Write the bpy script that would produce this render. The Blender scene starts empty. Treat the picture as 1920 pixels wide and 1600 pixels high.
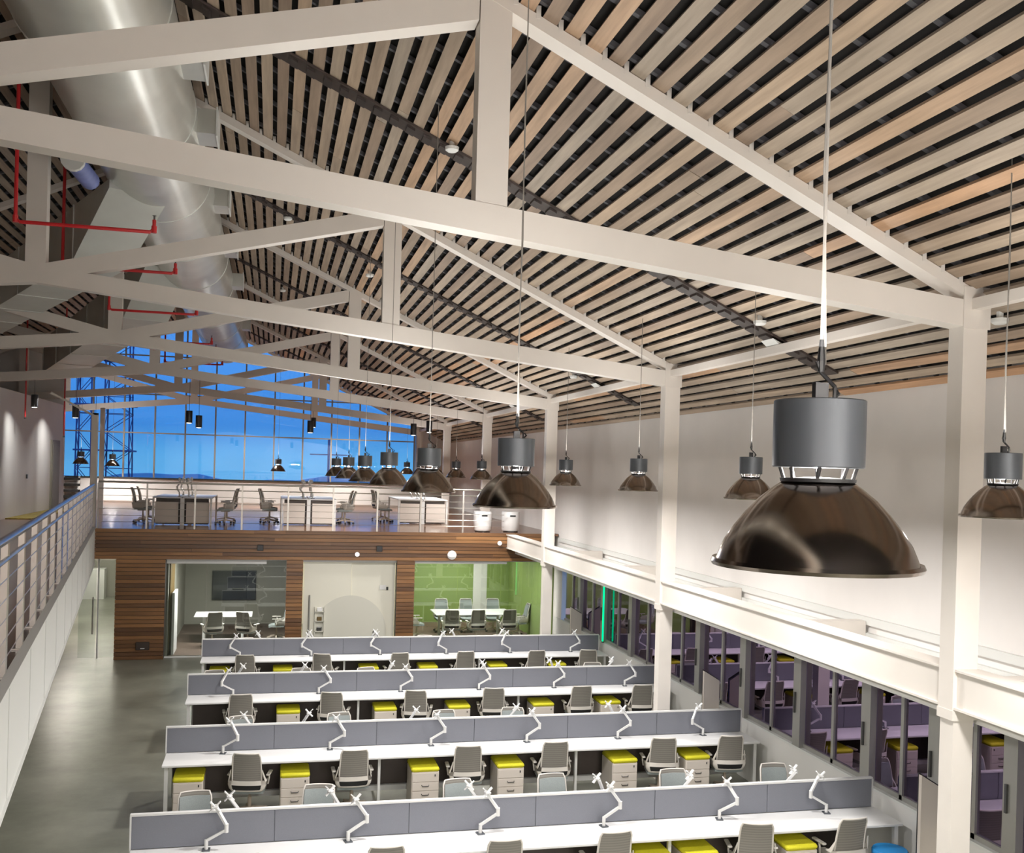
import bpy, math, random
from mathutils import Vector, Matrix
random.seed(7)
SC = bpy.context.scene
COL = SC.collection
H = 4.85            # eye height above the ground floor

# ------------------------------------------------------------------ camera, sky, exposure
cam = bpy.data.cameras.new('camera')
cam.sensor_fit = 'HORIZONTAL'; cam.sensor_width = 36.0
cam.lens = 1862.8 / 1920 * 36.0
cam.shift_y = (891.5 - 800) / 1920
cam.clip_start = 0.05; cam.clip_end = 600
co = bpy.data.objects.new('camera', cam); COL.objects.link(co)
R_ = Vector((0.97194773, -0.23357064, 0.02761113)); F_ = Vector((0.23377732, 0.97227991, -0.00446554)); U_ = Vector((-0.02580273, 0.01079513, 0.99960877))
M = Matrix.Identity(4)
for i in range(3):
    M[i][0] = R_[i]; M[i][1] = U_[i]; M[i][2] = -F_[i]
M[0][3] = 0; M[1][3] = 0; M[2][3] = H
co.matrix_world = M
SC.camera = co
SC.view_settings.view_transform = 'Standard'
SC.view_settings.look = 'None'
SC.view_settings.gamma = 1.0
SC.view_settings.use_curve_mapping = False
SC.view_settings.exposure = 0.0
try:
    SC.cycles.max_bounces = 8; SC.cycles.diffuse_bounces = 6; SC.cycles.glossy_bounces = 4
    SC.cycles.transparent_max_bounces = 12; SC.cycles.transmission_bounces = 4
    SC.cycles.caustics_reflective = False; SC.cycles.caustics_refractive = False
    SC.cycles.sample_clamp_indirect = 4.0
    SC.cycles.use_denoising = True
except Exception:
    pass
W = bpy.data.worlds.new('dusk_sky'); SC.world = W; W.use_nodes = True
nt = W.node_tree; nt.nodes.clear()
wo = nt.nodes.new('ShaderNodeOutputWorld'); wb = nt.nodes.new('ShaderNodeBackground')
tc = nt.nodes.new('ShaderNodeTexCoord'); sp = nt.nodes.new('ShaderNodeSeparateXYZ')
cr = nt.nodes.new('ShaderNodeValToRGB'); ns = nt.nodes.new('ShaderNodeTexNoise'); mx = nt.nodes.new('ShaderNodeMix')
mx.data_type = 'RGBA'; mx.blend_type = 'MULTIPLY'
mp = nt.nodes.new('ShaderNodeMapping'); mp.inputs['Scale'].default_value = (1.5, 1.5, 6)
nt.links.new(tc.outputs['Generated'], sp.inputs[0]); nt.links.new(sp.outputs['Z'], cr.inputs[0])
e = cr.color_ramp.elements
e[0].position = 0.0; e[0].color = (0.14, 0.50, 0.90, 1)
e[1].position = 0.16; e[1].color = (0.13, 0.42, 1.05, 1)
for pos, c in ((0.012, (0.12, 0.47, 0.90, 1)), (0.035, (0.068, 0.31, 0.80, 1)), (0.07, (0.075, 0.33, 0.88, 1))):
    k = e.new(pos); k.color = c
cl = nt.nodes.new('ShaderNodeValToRGB')
cl.color_ramp.elements[0].position = 0.35; cl.color_ramp.elements[0].color = (0.78, 0.84, 0.88, 1)
cl.color_ramp.elements[1].position = 0.65; cl.color_ramp.elements[1].color = (1.06, 1.04, 1.02, 1)
nt.links.new(tc.outputs['Generated'], mp.inputs[0]); nt.links.new(mp.outputs[0], ns.inputs['Vector']); ns.inputs['Scale'].default_value = 3
nt.links.new(ns.outputs['Fac'], cl.inputs[0]); mx.inputs['Factor'].default_value = 1
nt.links.new(cr.outputs[0], mx.inputs['A']); nt.links.new(cl.outputs[0], mx.inputs['B'])
nt.links.new(mx.outputs['Result'], wb.inputs['Color']); wb.inputs['Strength'].default_value = 1.0
nt.links.new(wb.outputs[0], wo.inputs['Surface'])

LAMP_W = 140.0       # each pendant
ROOF_FILL_W = 42.0         # added upward fill above each pendant, brightens the roof
END_FILL_W = 2000.0  # added frontal fill, bounced off the unseen end wall
NECK_W = 14.0        # leak between its reflector and housing
def area(name, loc, size, power, color=(1, 0.968, 0.93), rot=(0, 0, 0), shape='DISK', sy=None, spread=math.pi):
    l = bpy.data.lights.new(name, 'AREA'); l.energy = power; l.color = color; l.shape = shape; l.size = size
    if sy: l.size_y = sy
    l.spread = spread
    o = bpy.data.objects.new(name, l); o.location = loc; o.rotation_euler = rot; COL.objects.link(o); return o
# pendant positions: (x, y, rim height)
ROW_A = [(1.48, 2.50, 4.62)] + [(1.60, 6.55, 4.62), (1.60, 10.42, 4.615), (1.60, 14.15, 4.615), (1.60, 17.95, 4.60), (1.60, 21.95, 4.60), (1.60, 26.3, 4.60)]
ROW_B = [(5.10, y, 4.625) for y in (6.12, 10.0, 13.45, 17.1, 20.75, 24.5, 28.1, 31.7, 35.3, 38.9)]
ROW_C = [(-7.0, 39.9, 4.68), (0.18, 38.9, 4.60), (-6.2, 42.0, 4.62)]
for i, (x, y, z) in enumerate(ROW_A + ROW_B + ROW_C):
    area('pendant_light', (x, y, z + 0.03), 0.44, LAMP_W * (0.55 if y > 26 else 1.0) * (0.78 if x > 4 else 1.0))
    area('added_roof_fill', (x, y, z + 0.60), 1.0, ROOF_FILL_W * (1.0 if x < 4 else 0.75) * (0.7 if y > 26 else 1.0), rot=(math.pi, 0, 0))  # fill light added over the lamp, aimed at the roof
    # the light that leaks out sideways between reflector and housing
    l = bpy.data.lights.new('neck_light', 'POINT'); l.energy = NECK_W * (0.6 if y > 26 else 1.0); l.color = (1, 0.93, 0.85); l.shadow_soft_size = 0.01
    o = bpy.data.objects.new('neck_light', l); o.location = (x, y, z + 0.245); COL.objects.link(o)
# rows that continue behind the photographer's back over the same hall
for x, y in ((1.5, -1.6), (5.1, 2.4), (5.1, -1.4)):
    area('pendant_light', (x, y, 4.65), 0.44, LAMP_W)
# fill lights added behind the camera, bounced off the unseen end wall
for x in (-5.0, 0.0, 5.0):
    area('added_end_fill', (x, -4.6, 6.3), 3.0, END_FILL_W * (0.35 if x < -1 else 1.15), rot=(math.radians(-70), 0, 0), shape='RECTANGLE', sy=0.15)
# lights of the lower rooms and the corridor below the upper floor
area('room_light', (-1.0, 27.0, 2.42), 1.8, 200, shape='RECTANGLE', sy=0.3)
area('room_light', (2.0, 28.4, 2.42), 1.6, 85, (1, 0.94, 0.8), shape='RECTANGLE', sy=1.6)
area('room_light', (5.4, 26.9, 2.42), 2.6, 115, shape='RECTANGLE', sy=0.6)
area('room_light', (5.4, 29.6, 2.42), 2.6, 80, shape='RECTANGLE', sy=0.6)
for y in (29.0, 32.2, 35.6):
    area('corridor_light', (-5.3, y, 2.50), 0.9, 80, (1, 0.92, 0.80), shape='RECTANGLE', sy=0.25)
# wall washers on the upper left and over the far desks
for x, y in ((-6.1, 29.0), (-6.1, 33.2)):
    area('wall_washer', (x, y, 6.5), 0.15, 30, (1, 0.97, 0.93), spread=2.2)
for x, y in ((-2.3, 31), (1.1, 31), (4.7, 31), (3.5, 39), (-0.5, 39), (-4.0, 39)):
    area('spot_light', (x, y, 5.9), 0.12, 75 if y > 35 else 45, (1, 0.95, 0.88), spread=2.2)

for x in (-5.0, -1.0, 3.0):
    area('added_parapet_fill', (x, 41.6, 6.4), 2.4, 65 + 8 * x, (1, 0.95, 0.88), rot=(math.radians(28), 0, 0), shape='RECTANGLE', sy=0.12, spread=2.0)  # light added to brighten the far parapet, no fixture there

# ------------------------------------------------------------------ materials
def nodes(m):
    m.use_nodes = True; return m.node_tree, m.node_tree.nodes['Principled BSDF']
def pbr(name, color, rough=0.5, metal=0.0, noise=0.0, scale=8.0, bump=0.0, stretch=None, spec=None):
    m = bpy.data.materials.new(name); t, b = nodes(m)
    b.inputs['Base Color'].default_value = (*color, 1); b.inputs['Roughness'].default_value = rough; b.inputs['Metallic'].default_value = metal
    if spec is not None: b.inputs['Specular IOR Level'].default_value = spec
    if noise or bump:
        c = t.nodes.new('ShaderNodeTexCoord'); p = t.nodes.new('ShaderNodeMapping'); n = t.nodes.new('ShaderNodeTexNoise')
        n.inputs['Scale'].default_value = scale; n.inputs['Detail'].default_value = 3
        if stretch: p.inputs['Scale'].default_value = stretch
        t.links.new(c.outputs['Object'], p.inputs[0]); t.links.new(p.outputs[0], n.inputs['Vector'])
        if noise:
            r = t.nodes.new('ShaderNodeValToRGB')
            r.color_ramp.elements[0].position = 0.3; r.color_ramp.elements[1].position = 0.7
            r.color_ramp.elements[0].color = (*[v * (1 - noise) for v in color], 1)
            r.color_ramp.elements[1].color = (*[min(1, v * (1 + noise)) for v in color], 1)
            t.links.new(n.outputs['Fac'], r.inputs[0]); t.links.new(r.outputs[0], b.inputs['Base Color'])
        if bump:
            u = t.nodes.new('ShaderNodeBump'); u.inputs['Strength'].default_value = bump; u.inputs['Distance'].default_value = 0.01
            t.links.new(n.outputs['Fac'], u.inputs['Height']); t.links.new(u.outputs[0], b.inputs['Normal'])
    return m
def wood(name, ramp, rough, axis, hue_var):
    """boards: grain stretched along one axis, each board its own tone (random per object)"""
    m = bpy.data.materials.new(name); t, b = nodes(m)
    c = t.nodes.new('ShaderNodeTexCoord'); oi = t.nodes.new('ShaderNodeObjectInfo')
    p = t.nodes.new('ShaderNodeMapping'); s = [14, 14, 14]; s[axis] = 0.9; p.inputs['Scale'].default_value = s
    add = t.nodes.new('ShaderNodeVectorMath'); add.operation = 'ADD'
    comb = t.nodes.new('ShaderNodeVectorMath'); comb.operation = 'SCALE'; comb.inputs[0].default_value = (37, 53, 71)
    t.links.new(oi.outputs['Random'], comb.inputs['Scale'])
    t.links.new(c.outputs['Object'], p.inputs[0]); t.links.new(p.outputs[0], add.inputs[0]); t.links.new(comb.outputs[0], add.inputs[1])
    n = t.nodes.new('ShaderNodeTexNoise'); n.inputs['Scale'].default_value = 1.0; n.inputs['Detail'].default_value = 5; n.inputs['Roughness'].default_value = 0.6
    t.links.new(add.outputs[0], n.inputs['Vector'])
    r1 = t.nodes.new('ShaderNodeValToRGB')
    els = r1.color_ramp.elements
    els[0].position = ramp[0][0]; els[0].color = (*ramp[0][1], 1); els[1].position = ramp[-1][0]; els[1].color = (*ramp[-1][1], 1)
    for pos, col in ramp[1:-1]:
        k = els.new(pos); k.color = (*col, 1)
    t.links.new(oi.outputs['Random'], r1.inputs[0])
    g = t.nodes.new('ShaderNodeValToRGB'); g.color_ramp.elements[0].position = 0.3; g.color_ramp.elements[1].position = 0.72
    g.color_ramp.elements[0].color = (1 - hue_var, 1 - hue_var, 1 - hue_var, 1); g.color_ramp.elements[1].color = (1 + hue_var * 0.5,) * 3 + (1,)
    t.links.new(n.outputs['Fac'], g.inputs[0])
    x = t.nodes.new('ShaderNodeMix'); x.data_type = 'RGBA'; x.blend_type = 'MULTIPLY'; x.inputs['Factor'].default_value = 1
    t.links.new(r1.outputs[0], x.inputs['A']); t.links.new(g.outputs[0], x.inputs['B']); t.links.new(x.outputs['Result'], b.inputs['Base Color'])
    b.inputs['Roughness'].default_value = rough
    u = t.nodes.new('ShaderNodeBump'); u.inputs['Strength'].default_value = 0.15; u.inputs['Distance'].default_value = 0.004
    t.links.new(n.outputs['Fac'], u.inputs['Height']); t.links.new(u.outputs[0], b.inputs['Normal'])
    return m
def emit(name, color, s):
    m = bpy.data.materials.new(name); m.use_nodes = True; t = m.node_tree; t.nodes.clear()
    o = t.nodes.new('ShaderNodeOutputMaterial'); n = t.nodes.new('ShaderNodeEmission'); n.inputs[0].default_value = (*color, 1); n.inputs[1].default_value = s
    t.links.new(n.outputs[0], o.inputs[0]); return m
def glass(name, tint, refl_col, refl, rough=0.0, fres=True):
    """flat pane: tinted see-through plus a coating that reflects"""
    m = bpy.data.materials.new(name); m.use_nodes = True; t = m.node_tree; t.nodes.clear()
    o = t.nodes.new('ShaderNodeOutputMaterial'); a = t.nodes.new('ShaderNodeBsdfTransparent'); g = t.nodes.new('ShaderNodeBsdfGlossy'); s = t.nodes.new('ShaderNodeMixShader')
    a.inputs[0].default_value = (*tint, 1); g.inputs['Color'].default_value = (*refl_col, 1); g.inputs['Roughness'].default_value = rough
    if fres:
        lw = t.nodes.new('ShaderNodeFresnel'); lw.inputs['IOR'].default_value = 1.5
        ad = t.nodes.new('ShaderNodeMath'); ad.operation = 'MULTIPLY_ADD'; ad.inputs[1].default_value = 1.0; ad.inputs[2].default_value = refl; ad.use_clamp = True
        t.links.new(lw.outputs[0], ad.inputs[0]); t.links.new(ad.outputs[0], s.inputs[0])
    else:
        s.inputs[0].default_value = refl
    t.links.new(a.outputs[0], s.inputs[1]); t.links.new(g.outputs[0], s.inputs[2]); t.links.new(s.outputs[0], o.inputs[0])
    return m

M_STEEL = pbr('painted_white_steel', (0.74, 0.695, 0.645), 0.45, noise=0.03, scale=2)
M_WALL = pbr('white_wall_paint', (0.80, 0.775, 0.755), 0.75, noise=0.03, scale=1.2, bump=0.05)
M_WALLW = pbr('bright_wall_paint', (0.74, 0.73, 0.71), 0.7, noise=0.02, scale=1.2)
M_FELT = pbr('black_roof_felt', (0.010, 0.009, 0.008), 0.95)
M_BATTEN = pbr('grey_batten', (0.10, 0.10, 0.11), 0.8)
M_SLAT = wood('weathered_roof_boards', [(0.0, (0.279, 0.203, 0.147)), (0.25, (0.353, 0.269, 0.196)), (0.5, (0.414, 0.327, 0.245)), (0.72, (0.347, 0.290, 0.231)), (0.86, (0.436, 0.327, 0.231)), (0.95, (0.47, 0.30, 0.185)), (1.0, (0.55, 0.315, 0.17))], 0.6, 1, 0.28)
M_CHAN = wood('dark_brown_channel', [(0, (0.022, 0.013, 0.010)), (1, (0.036, 0.022, 0.016))], 0.6, 0, 0.3)
M_PLANK = wood('stained_wall_planks', [(0, (0.115, 0.051, 0.020)), (0.5, (0.205, 0.096, 0.036)), (1, (0.33, 0.162, 0.062))], 0.38, 0, 0.35)
M_GALV = pbr('galvanised_duct_steel', (0.78, 0.80, 0.76), 0.28, 0.6, noise=0.06, scale=1.5, bump=0.12)
M_GALVD = pbr('dull_galvanised_sheet', (0.66, 0.68, 0.65), 0.45, 0.3, noise=0.06, scale=1.5)
M_RED = pbr('red_pipe_paint', (0.50, 0.022, 0.026), 0.4)
M_BLUEINS = pbr('blue_wrap', (0.16, 0.20, 0.45), 0.5, noise=0.15, scale=6)
M_FLOOR = bpy.data.materials.new('polished_concrete')
t, b = nodes(M_FLOOR)
c = t.nodes.new('ShaderNodeTexCoord'); n = t.nodes.new('ShaderNodeTexNoise'); n.inputs['Scale'].default_value = 0.7; n.inputs['Detail'].default_value = 8; n.inputs['Roughness'].default_value = 0.65
r = t.nodes.new('ShaderNodeValToRGB'); r.color_ramp.elements[0].position = 0.36; r.color_ramp.elements[1].position = 0.68
r.color_ramp.elements[0].color = (0.15, 0.155, 0.122, 1); r.color_ramp.elements[1].color = (0.275, 0.28, 0.23, 1)
t.links.new(c.outputs['Object'], n.inputs['Vector']); t.links.new(n.outputs['Fac'], r.inputs[0]); t.links.new(r.outputs[0], b.inputs['Base Color']); b.inputs['Roughness'].default_value = 0.30
M_UPFLOOR = pbr('brown_wood_floor', (0.17, 0.085, 0.045), 0.16, noise=0.25, scale=3, stretch=(8, 0.6, 1))
M_SLABW = pbr('white_fascia_paint', (0.70, 0.71, 0.69), 0.5)
M_DESK = pbr('white_laminate', (0.84, 0.84, 0.84), 0.35)
M_SCREEN = pbr('grey_screen_fabric', (0.165, 0.172, 0.200), 0.9, noise=0.08, scale=300)
M_TRIM = pbr('pale_aluminium', (0.76, 0.76, 0.75), 0.4, 0.1)
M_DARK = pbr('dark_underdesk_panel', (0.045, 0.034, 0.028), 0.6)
M_PED = pbr('cream_pedestal_steel', (0.70, 0.635, 0.58), 0.45)
M_YEL = pbr('lime_yellow_cushion', (0.62, 0.58, 0.018), 0.7, noise=0.05, scale=40)
M_HANDLE = pbr('dark_chrome', (0.10, 0.10, 0.10), 0.3, 0.8)
M_SHELL = pbr('white_chair_plastic', (0.74, 0.70, 0.65), 0.4)
M_BASEC = pbr('beige_chair_base', (0.55, 0.46, 0.38), 0.4)
M_BLACK = pbr('black_plastic', (0.012, 0.012, 0.013), 0.45)
M_MESHBACK = bpy.data.materials.new('grey_knit_mesh')
t, b = nodes(M_MESHBACK)
c = t.nodes.new('ShaderNodeTexCoord'); wv = t.nodes.new('ShaderNodeTexWave'); wv.wave_type = 'BANDS'; wv.bands_direction = 'Z'; wv.inputs['Scale'].default_value = 9.0; wv.inputs['Distortion'].default_value = 0.3
r = t.nodes.new('ShaderNodeValToRGB'); r.color_ramp.elements[0].color = (0.19, 0.178, 0.158, 1); r.color_ramp.elements[1].color = (0.255, 0.24, 0.215, 1)
t.links.new(c.outputs['Object'], wv.inputs['Vector']); t.links.new(wv.outputs['Fac'], r.inputs[0]); t.links.new(r.outputs[0], b.inputs['Base Color']); b.inputs['Roughness'].default_value = 0.85
M_SEATF = pbr('grey_green_fabric', (0.30, 0.335, 0.335), 0.9, noise=0.1, scale=120)
M_BRONZE = pbr('dark_bronze_reflector', (0.28, 0.235, 0.205), 0.17, 1.0)
M_HOUS = pbr('grey_lamp_housing', (0.088, 0.098, 0.112), 0.42, 0.2)
M_WHITEIN = emit('lamp_glow', (1, 0.95, 0.88), 6.0)
M_WIRE = pbr('steel_wire', (0.20, 0.185, 0.165), 0.6)
M_SPOT = pbr('black_spot_body', (0.012, 0.012, 0.014), 0.4)
M_SPOTGLOW = emit('spot_glow', (1, 0.96, 0.9), 5.0)
M_ALU = pbr('grey_aluminium_frame', (0.40, 0.395, 0.37), 0.42, 0.55)
M_GRAYFR = pbr('glazing_bar_grey', (0.33, 0.29, 0.25), 0.5, 0.2)
M_WIN = glass('tinted_window_glass', (0.38, 0.46, 0.80), (0.60, 0.47, 0.68), 0.32)
M_SKYGLASS = glass('clear_glass', (0.93, 0.96, 1.0), (0.8, 0.85, 1), 0.0)
M_PARTGLASS = glass('partition_glass', (0.90, 0.93, 0.91), (0.9, 0.95, 0.93), 0.05)
M_FROST = pbr('frosted_cream_glass', (0.80, 0.78, 0.68), 0.25)
M_FROST2 = pbr('frosted_glass_film', (0.66, 0.65, 0.58), 0.35)
M_GREEN = pbr('lime_green_paint', (0.25, 0.345, 0.095), 0.6, noise=0.04, scale=1)
M_GREYW = pbr('grey_room_paint', (0.30, 0.29, 0.25), 0.7)
M_BROWNW = pbr('mustard_door_edge', (0.12, 0.075, 0.018), 0.6)
M_STAIN = pbr('stainless_steel', (0.60, 0.57, 0.53), 0.28, 0.9)
M_STAINB = pbr('brushed_rail_steel', (0.36, 0.40, 0.46), 0.25, 0.9)
M_BLUE = pbr('blue_stool_fabric', (0.012, 0.20, 0.50), 0.6)
M_TOWER = pbr('tower_steel', (0.10, 0.12, 0.30), 0.6)
M_ASPH = pbr('dark_asphalt', (0.030, 0.034, 0.055), 0.8, noise=0.3, scale=0.15)
M_HILL = pbr('distant_hill', (0.40, 0.66, 0.88), 0.95, noise=0.2, scale=0.1)  # pale blue of the horizon haze put into the colour
M_FACADE = pbr('rose_facade', (0.22, 0.12, 0.15), 0.8, noise=0.15, scale=0.3)
M_NEON = emit('green_neon', (0.0, 1.0, 0.30), 1.6)
M_NEON_REFL = emit('green_neon_reflection', (0.0, 0.7, 0.35), 2.2)  # glowing stand-in for the green tube's reflection in the panes
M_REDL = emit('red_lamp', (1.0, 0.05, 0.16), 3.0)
M_TV = pbr('tv_glass', (0.012, 0.016, 0.024), 0.15)
M_LIGHTFIT = emit('white_exit_light', (1, 0.94, 0.88), 1.4)
M_TEAL = pbr('teal_sign', (0.06, 0.24, 0.22), 0.5)
M_CABLE = pbr('black_shelf', (0.02, 0.02, 0.018), 0.6)

# ------------------------------------------------------------------ mesh helpers
class MB:
    def __init__(s): s.v = []; s.f = []
    def add(s, vs, fs):
        k = len(s.v); s.v += [tuple(v) for v in vs]; s.f += [tuple(i + k for i in f) for f in fs]; return s
    def box(s, x0, x1, y0, y1, z0, z1, bev=0.0):
        if bev <= 0:
            return s.add([(x0, y0, z0), (x1, y0, z0), (x1, y1, z0), (x0, y1, z0), (x0, y0, z1), (x1, y0, z1), (x1, y1, z1), (x0, y1, z1)],
                         [(3, 2, 1, 0), (4, 5, 6, 7), (0, 1, 5, 4), (1, 2, 6, 5), (2, 3, 7, 6), (3, 0, 4, 7)])
        b = bev
        lo = [(x0 + b, y0), (x1 - b, y0), (x1, y0 + b), (x1, y1 - b), (x1 - b, y1), (x0 + b, y1), (x0, y1 - b), (x0, y0 + b)]
        cx, cy = (x0 + x1) / 2, (y0 + y1) / 2
        sh = [(x + (b if x < cx else -b) * 0.6, y + (b if y < cy else -b) * 0.6) for x, y in lo]
        rings = [[(x, y, z0) for x, y in sh], [(x, y, z0 + b) for x, y in lo], [(x, y, z1 - b) for x, y in lo], [(x, y, z1) for x, y in sh]]
        vs = [p for r in rings for p in r]; fs = [tuple(reversed(range(8))), tuple(range(24, 32))]
        for r in range(3):
            for i in range(8):
                j = (i + 1) % 8; fs.append((r * 8 + i, r * 8 + j, r * 8 + 8 + j, r * 8 + 8 + i))
        return s.add(vs, fs)
    def hexa(s, p):     # eight corners, bottom four then top four
        return s.add(p, [(3, 2, 1, 0), (4, 5, 6, 7), (0, 1, 5, 4), (1, 2, 6, 5), (2, 3, 7, 6), (3, 0, 4, 7)])
    def prism_xz(s, pts, y0, y1):
        n = len(pts)
        vs = [(x, y0, z) for x, z in pts] + [(x, y1, z) for x, z in pts]
        return s.add(vs, [tuple(range(n)), tuple(reversed(range(n, 2 * n)))] + [(i, i + n, (i + 1) % n + n, (i + 1) % n) for i in range(n)])
    def prism_xy(s, pts, z0, z1):
        n = len(pts)
        vs = [(x, y, z0) for x, y in pts] + [(x, y, z1) for x, y in pts]
        return s.add(vs, [tuple(reversed(range(n))), tuple(range(n, 2 * n))] + [(i, (i + 1) % n, (i + 1) % n + n, i + n) for i in range(n)])
    def prism_yz(s, pts, x0, x1):
        n = len(pts)
        vs = [(x0, y, z) for y, z in pts] + [(x1, y, z) for y, z in pts]
        return s.add(vs, [tuple(range(n)), tuple(reversed(range(n, 2 * n)))] + [(i, i + n, (i + 1) % n + n, (i + 1) % n) for i in range(n)])
    def bar(s, p, q, w, h, up=(0, 0, 1)):
        p, q = Vector(p), Vector(q); d = (q - p).normalized(); u = Vector(up)
        if abs(d.dot(u)) > 0.98: u = Vector((1, 0, 0))
        a = d.cross(u).normalized() * (w / 2); c = a.cross(d).normalized() * (h / 2)
        return s.hexa([p - a - c, p + a - c, q + a - c, q - a - c, p - a + c, p + a + c, q + a + c, q - a + c])
    def tube(s, pts, r, n=8, caps=True, closed=False):
        pts = [Vector(p) for p in pts]; k = len(s.v); m = len(pts)
        rs = r if isinstance(r, (list, tuple)) else [r] * m
        prev = None
        for i, p in enumerate(pts):
            if closed: d = pts[(i + 1) % m] - pts[i - 1]
            else: d = pts[min(i + 1, m - 1)] - pts[max(i - 1, 0)]
            d = d.normalized() if d.length > 1e-9 else Vector((0, 0, 1))
            if prev is None:
                u = Vector((0, 0, 1)) if abs(d.z) < 0.9 else Vector((1, 0, 0))
                a = d.cross(u).normalized()
            else:
                a = (prev - d * prev.dot(d)).normalized()
            prev = a; c = d.cross(a)
            for j in range(n):
                t = 2 * math.pi * j / n; s.v.append(tuple(p + (a * math.cos(t) + c * math.sin(t)) * rs[i]))
        for i in range(m if closed else m - 1):
            i2 = (i + 1) % m
            for j in range(n):
                j2 = (j + 1) % n; s.f.append((k + i * n + j, k + i * n + j2, k + i2 * n + j2, k + i2 * n + j))
        if caps and not closed:
            s.f.append(tuple(k + j for j in reversed(range(n)))); s.f.append(tuple(k + (m - 1) * n + j for j in range(n)))
        return s
    def lathe(s, prof, n=32, c=(0, 0, 0)):
        k = len(s.v); m = len(prof)
        for r, z in prof:
            for j in range(n):
                t = 2 * math.pi * j / n; s.v.append((c[0] + r * math.cos(t), c[1] + r * math.sin(t), c[2] + z))
        for i in range(m - 1):
            for j in range(n):
                j2 = (j + 1) % n; s.f.append((k + i * n + j, k + i * n + j2, k + i * n + n + j2, k + i * n + n + j))
        return s
    def cyl(s, c, r, h, n=20): return s.lathe([(0.0001, 0), (r, 0), (r, h), (0.0001, h)], n, c)
    def surf(s, g, thick=None):     # grid of points [row][col]; optional offset vector for thickness
        R, Cn = len(g), len(g[0]); vs = [p for row in g for p in row]
        fs = [(i * Cn + j, i * Cn + j + 1, (i + 1) * Cn + j + 1, (i + 1) * Cn + j) for i in range(R - 1) for j in range(Cn - 1)]
        if thick:
            o = R * Cn; vs += [tuple(Vector(p) + Vector(thick)) for p in vs[:o]]
            fs += [tuple(reversed([a + o for a in f])) for f in fs]
            edge = [(0, j) for j in range(Cn)] + [(i, Cn - 1) for i in range(1, R)] + [(R - 1, j) for j in range(Cn - 2, -1, -1)] + [(i, 0) for i in range(R - 2, 0, -1)]
            ids = [i * Cn + j for i, j in edge]
            for a in range(len(ids)):
                p, q = ids[a], ids[(a + 1) % len(ids)]; fs.append((q, p, p + o, q + o))
        return s.add(vs, fs)
    def data(s, name, mat, smooth=False):
        me = bpy.data.meshes.new(name); me.from_pydata(s.v, [], s.f); me.materials.append(mat); me.update()
        if smooth:
            me.shade_smooth()
            try: me.set_sharp_from_angle(angle=math.radians(40))
            except Exception: pass
        return me
    def build(s, name, mat, parent=None, smooth=False, loc=None):
        return link(name, s.data(name, mat, smooth), parent, loc)
def link(name, me, parent=None, loc=None, rotz=0):
    o = bpy.data.objects.new(name, me); COL.objects.link(o)
    if parent is not None: o.parent = parent
    if loc is not None: o.location = loc
    if rotz: o.rotation_euler = (0, 0, rotz)
    return o
def tag(o, label, cat, group=None):
    o['label'] = label; o['category'] = cat
    if group: o['group'] = group
    return o
def thing(name, label, cat, loc=(0, 0, 0), rotz=0, group=None):
    o = bpy.data.objects.new(name, None); COL.objects.link(o); o.location = loc; o.rotation_euler = (0, 0, rotz)
    o.empty_display_size = 0.1
    return tag(o, label, cat, group)
def struct(o, stuff=False):
    o['kind'] = 'structure'; return o
def kids(o): return [c for c in bpy.data.objects if c.parent == o]
def copy_tree(src, loc, rotz, label, group=None, scale=None):
    r = src.copy(); COL.objects.link(r); r.location = loc; r.rotation_euler = (0, 0, rotz); r['label'] = label
    if scale: r.scale = scale
    if group: r['group'] = group
    for ch in src.children:
        c2 = ch.copy(); COL.objects.link(c2); c2.parent = r
        for g in ch.children:
            d = g.copy(); COL.objects.link(d); d.parent = c2
    return r
ORD = ['first', 'second', 'third', 'fourth', 'fifth', 'sixth', 'seventh', 'eighth', 'ninth', 'tenth', 'eleventh', 'twelfth', 'thirteenth', 'fourteenth']

# ------------------------------------------------------------------ dimensions
MZ = 3.19                        # upper floor level
XW = 7.50                        # right wall
XC0, XC1 = 6.02, 6.27            # right columns
TY = [7.975 + 7 * i for i in range(6)]   # rear faces of the trusses
XR = -3.24                       # ridge
YG = 43.4                        # glass gable
YB = 25.6                        # front of the upper floor
def zrb(x): return 6.55 + 0.465 * (6.01 - x) if x >= XR else 6.55 + 0.465 * (6.01 - (2 * XR - x))
def skew(y): return -1.75 - 0.13 * (y - 7.3)    # front edge of the left balcony

# ------------------------------------------------------------------ floors
fl = struct(MB().box(-12.6, XW + 0.3, -6, YG + 0.2, -0.2, 0).build('floor', M_FLOOR))
up = [(skew(-6) - 0.045, -6), (skew(YB) - 0.045, YB), (XW - 0.02, YB), (XW - 0.02, YG), (-12.4, YG), (-12.4, -6)]
uf = struct(MB().prism_xy(up, MZ - 0.06, MZ).build('floor', M_UPFLOOR))
inner = [(skew(-6) - 0.07, -6), (skew(YB) - 0.07, YB + 0.3), (XW - 0.02, YB + 0.3), (XW - 0.02, YG), (-12.4, YG), (-12.4, -6)]
struct(MB().prism_xy(inner, MZ - 0.60, MZ - 0.062).build('ceiling', M_WALLW))      # soffit under the upper floor
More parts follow.
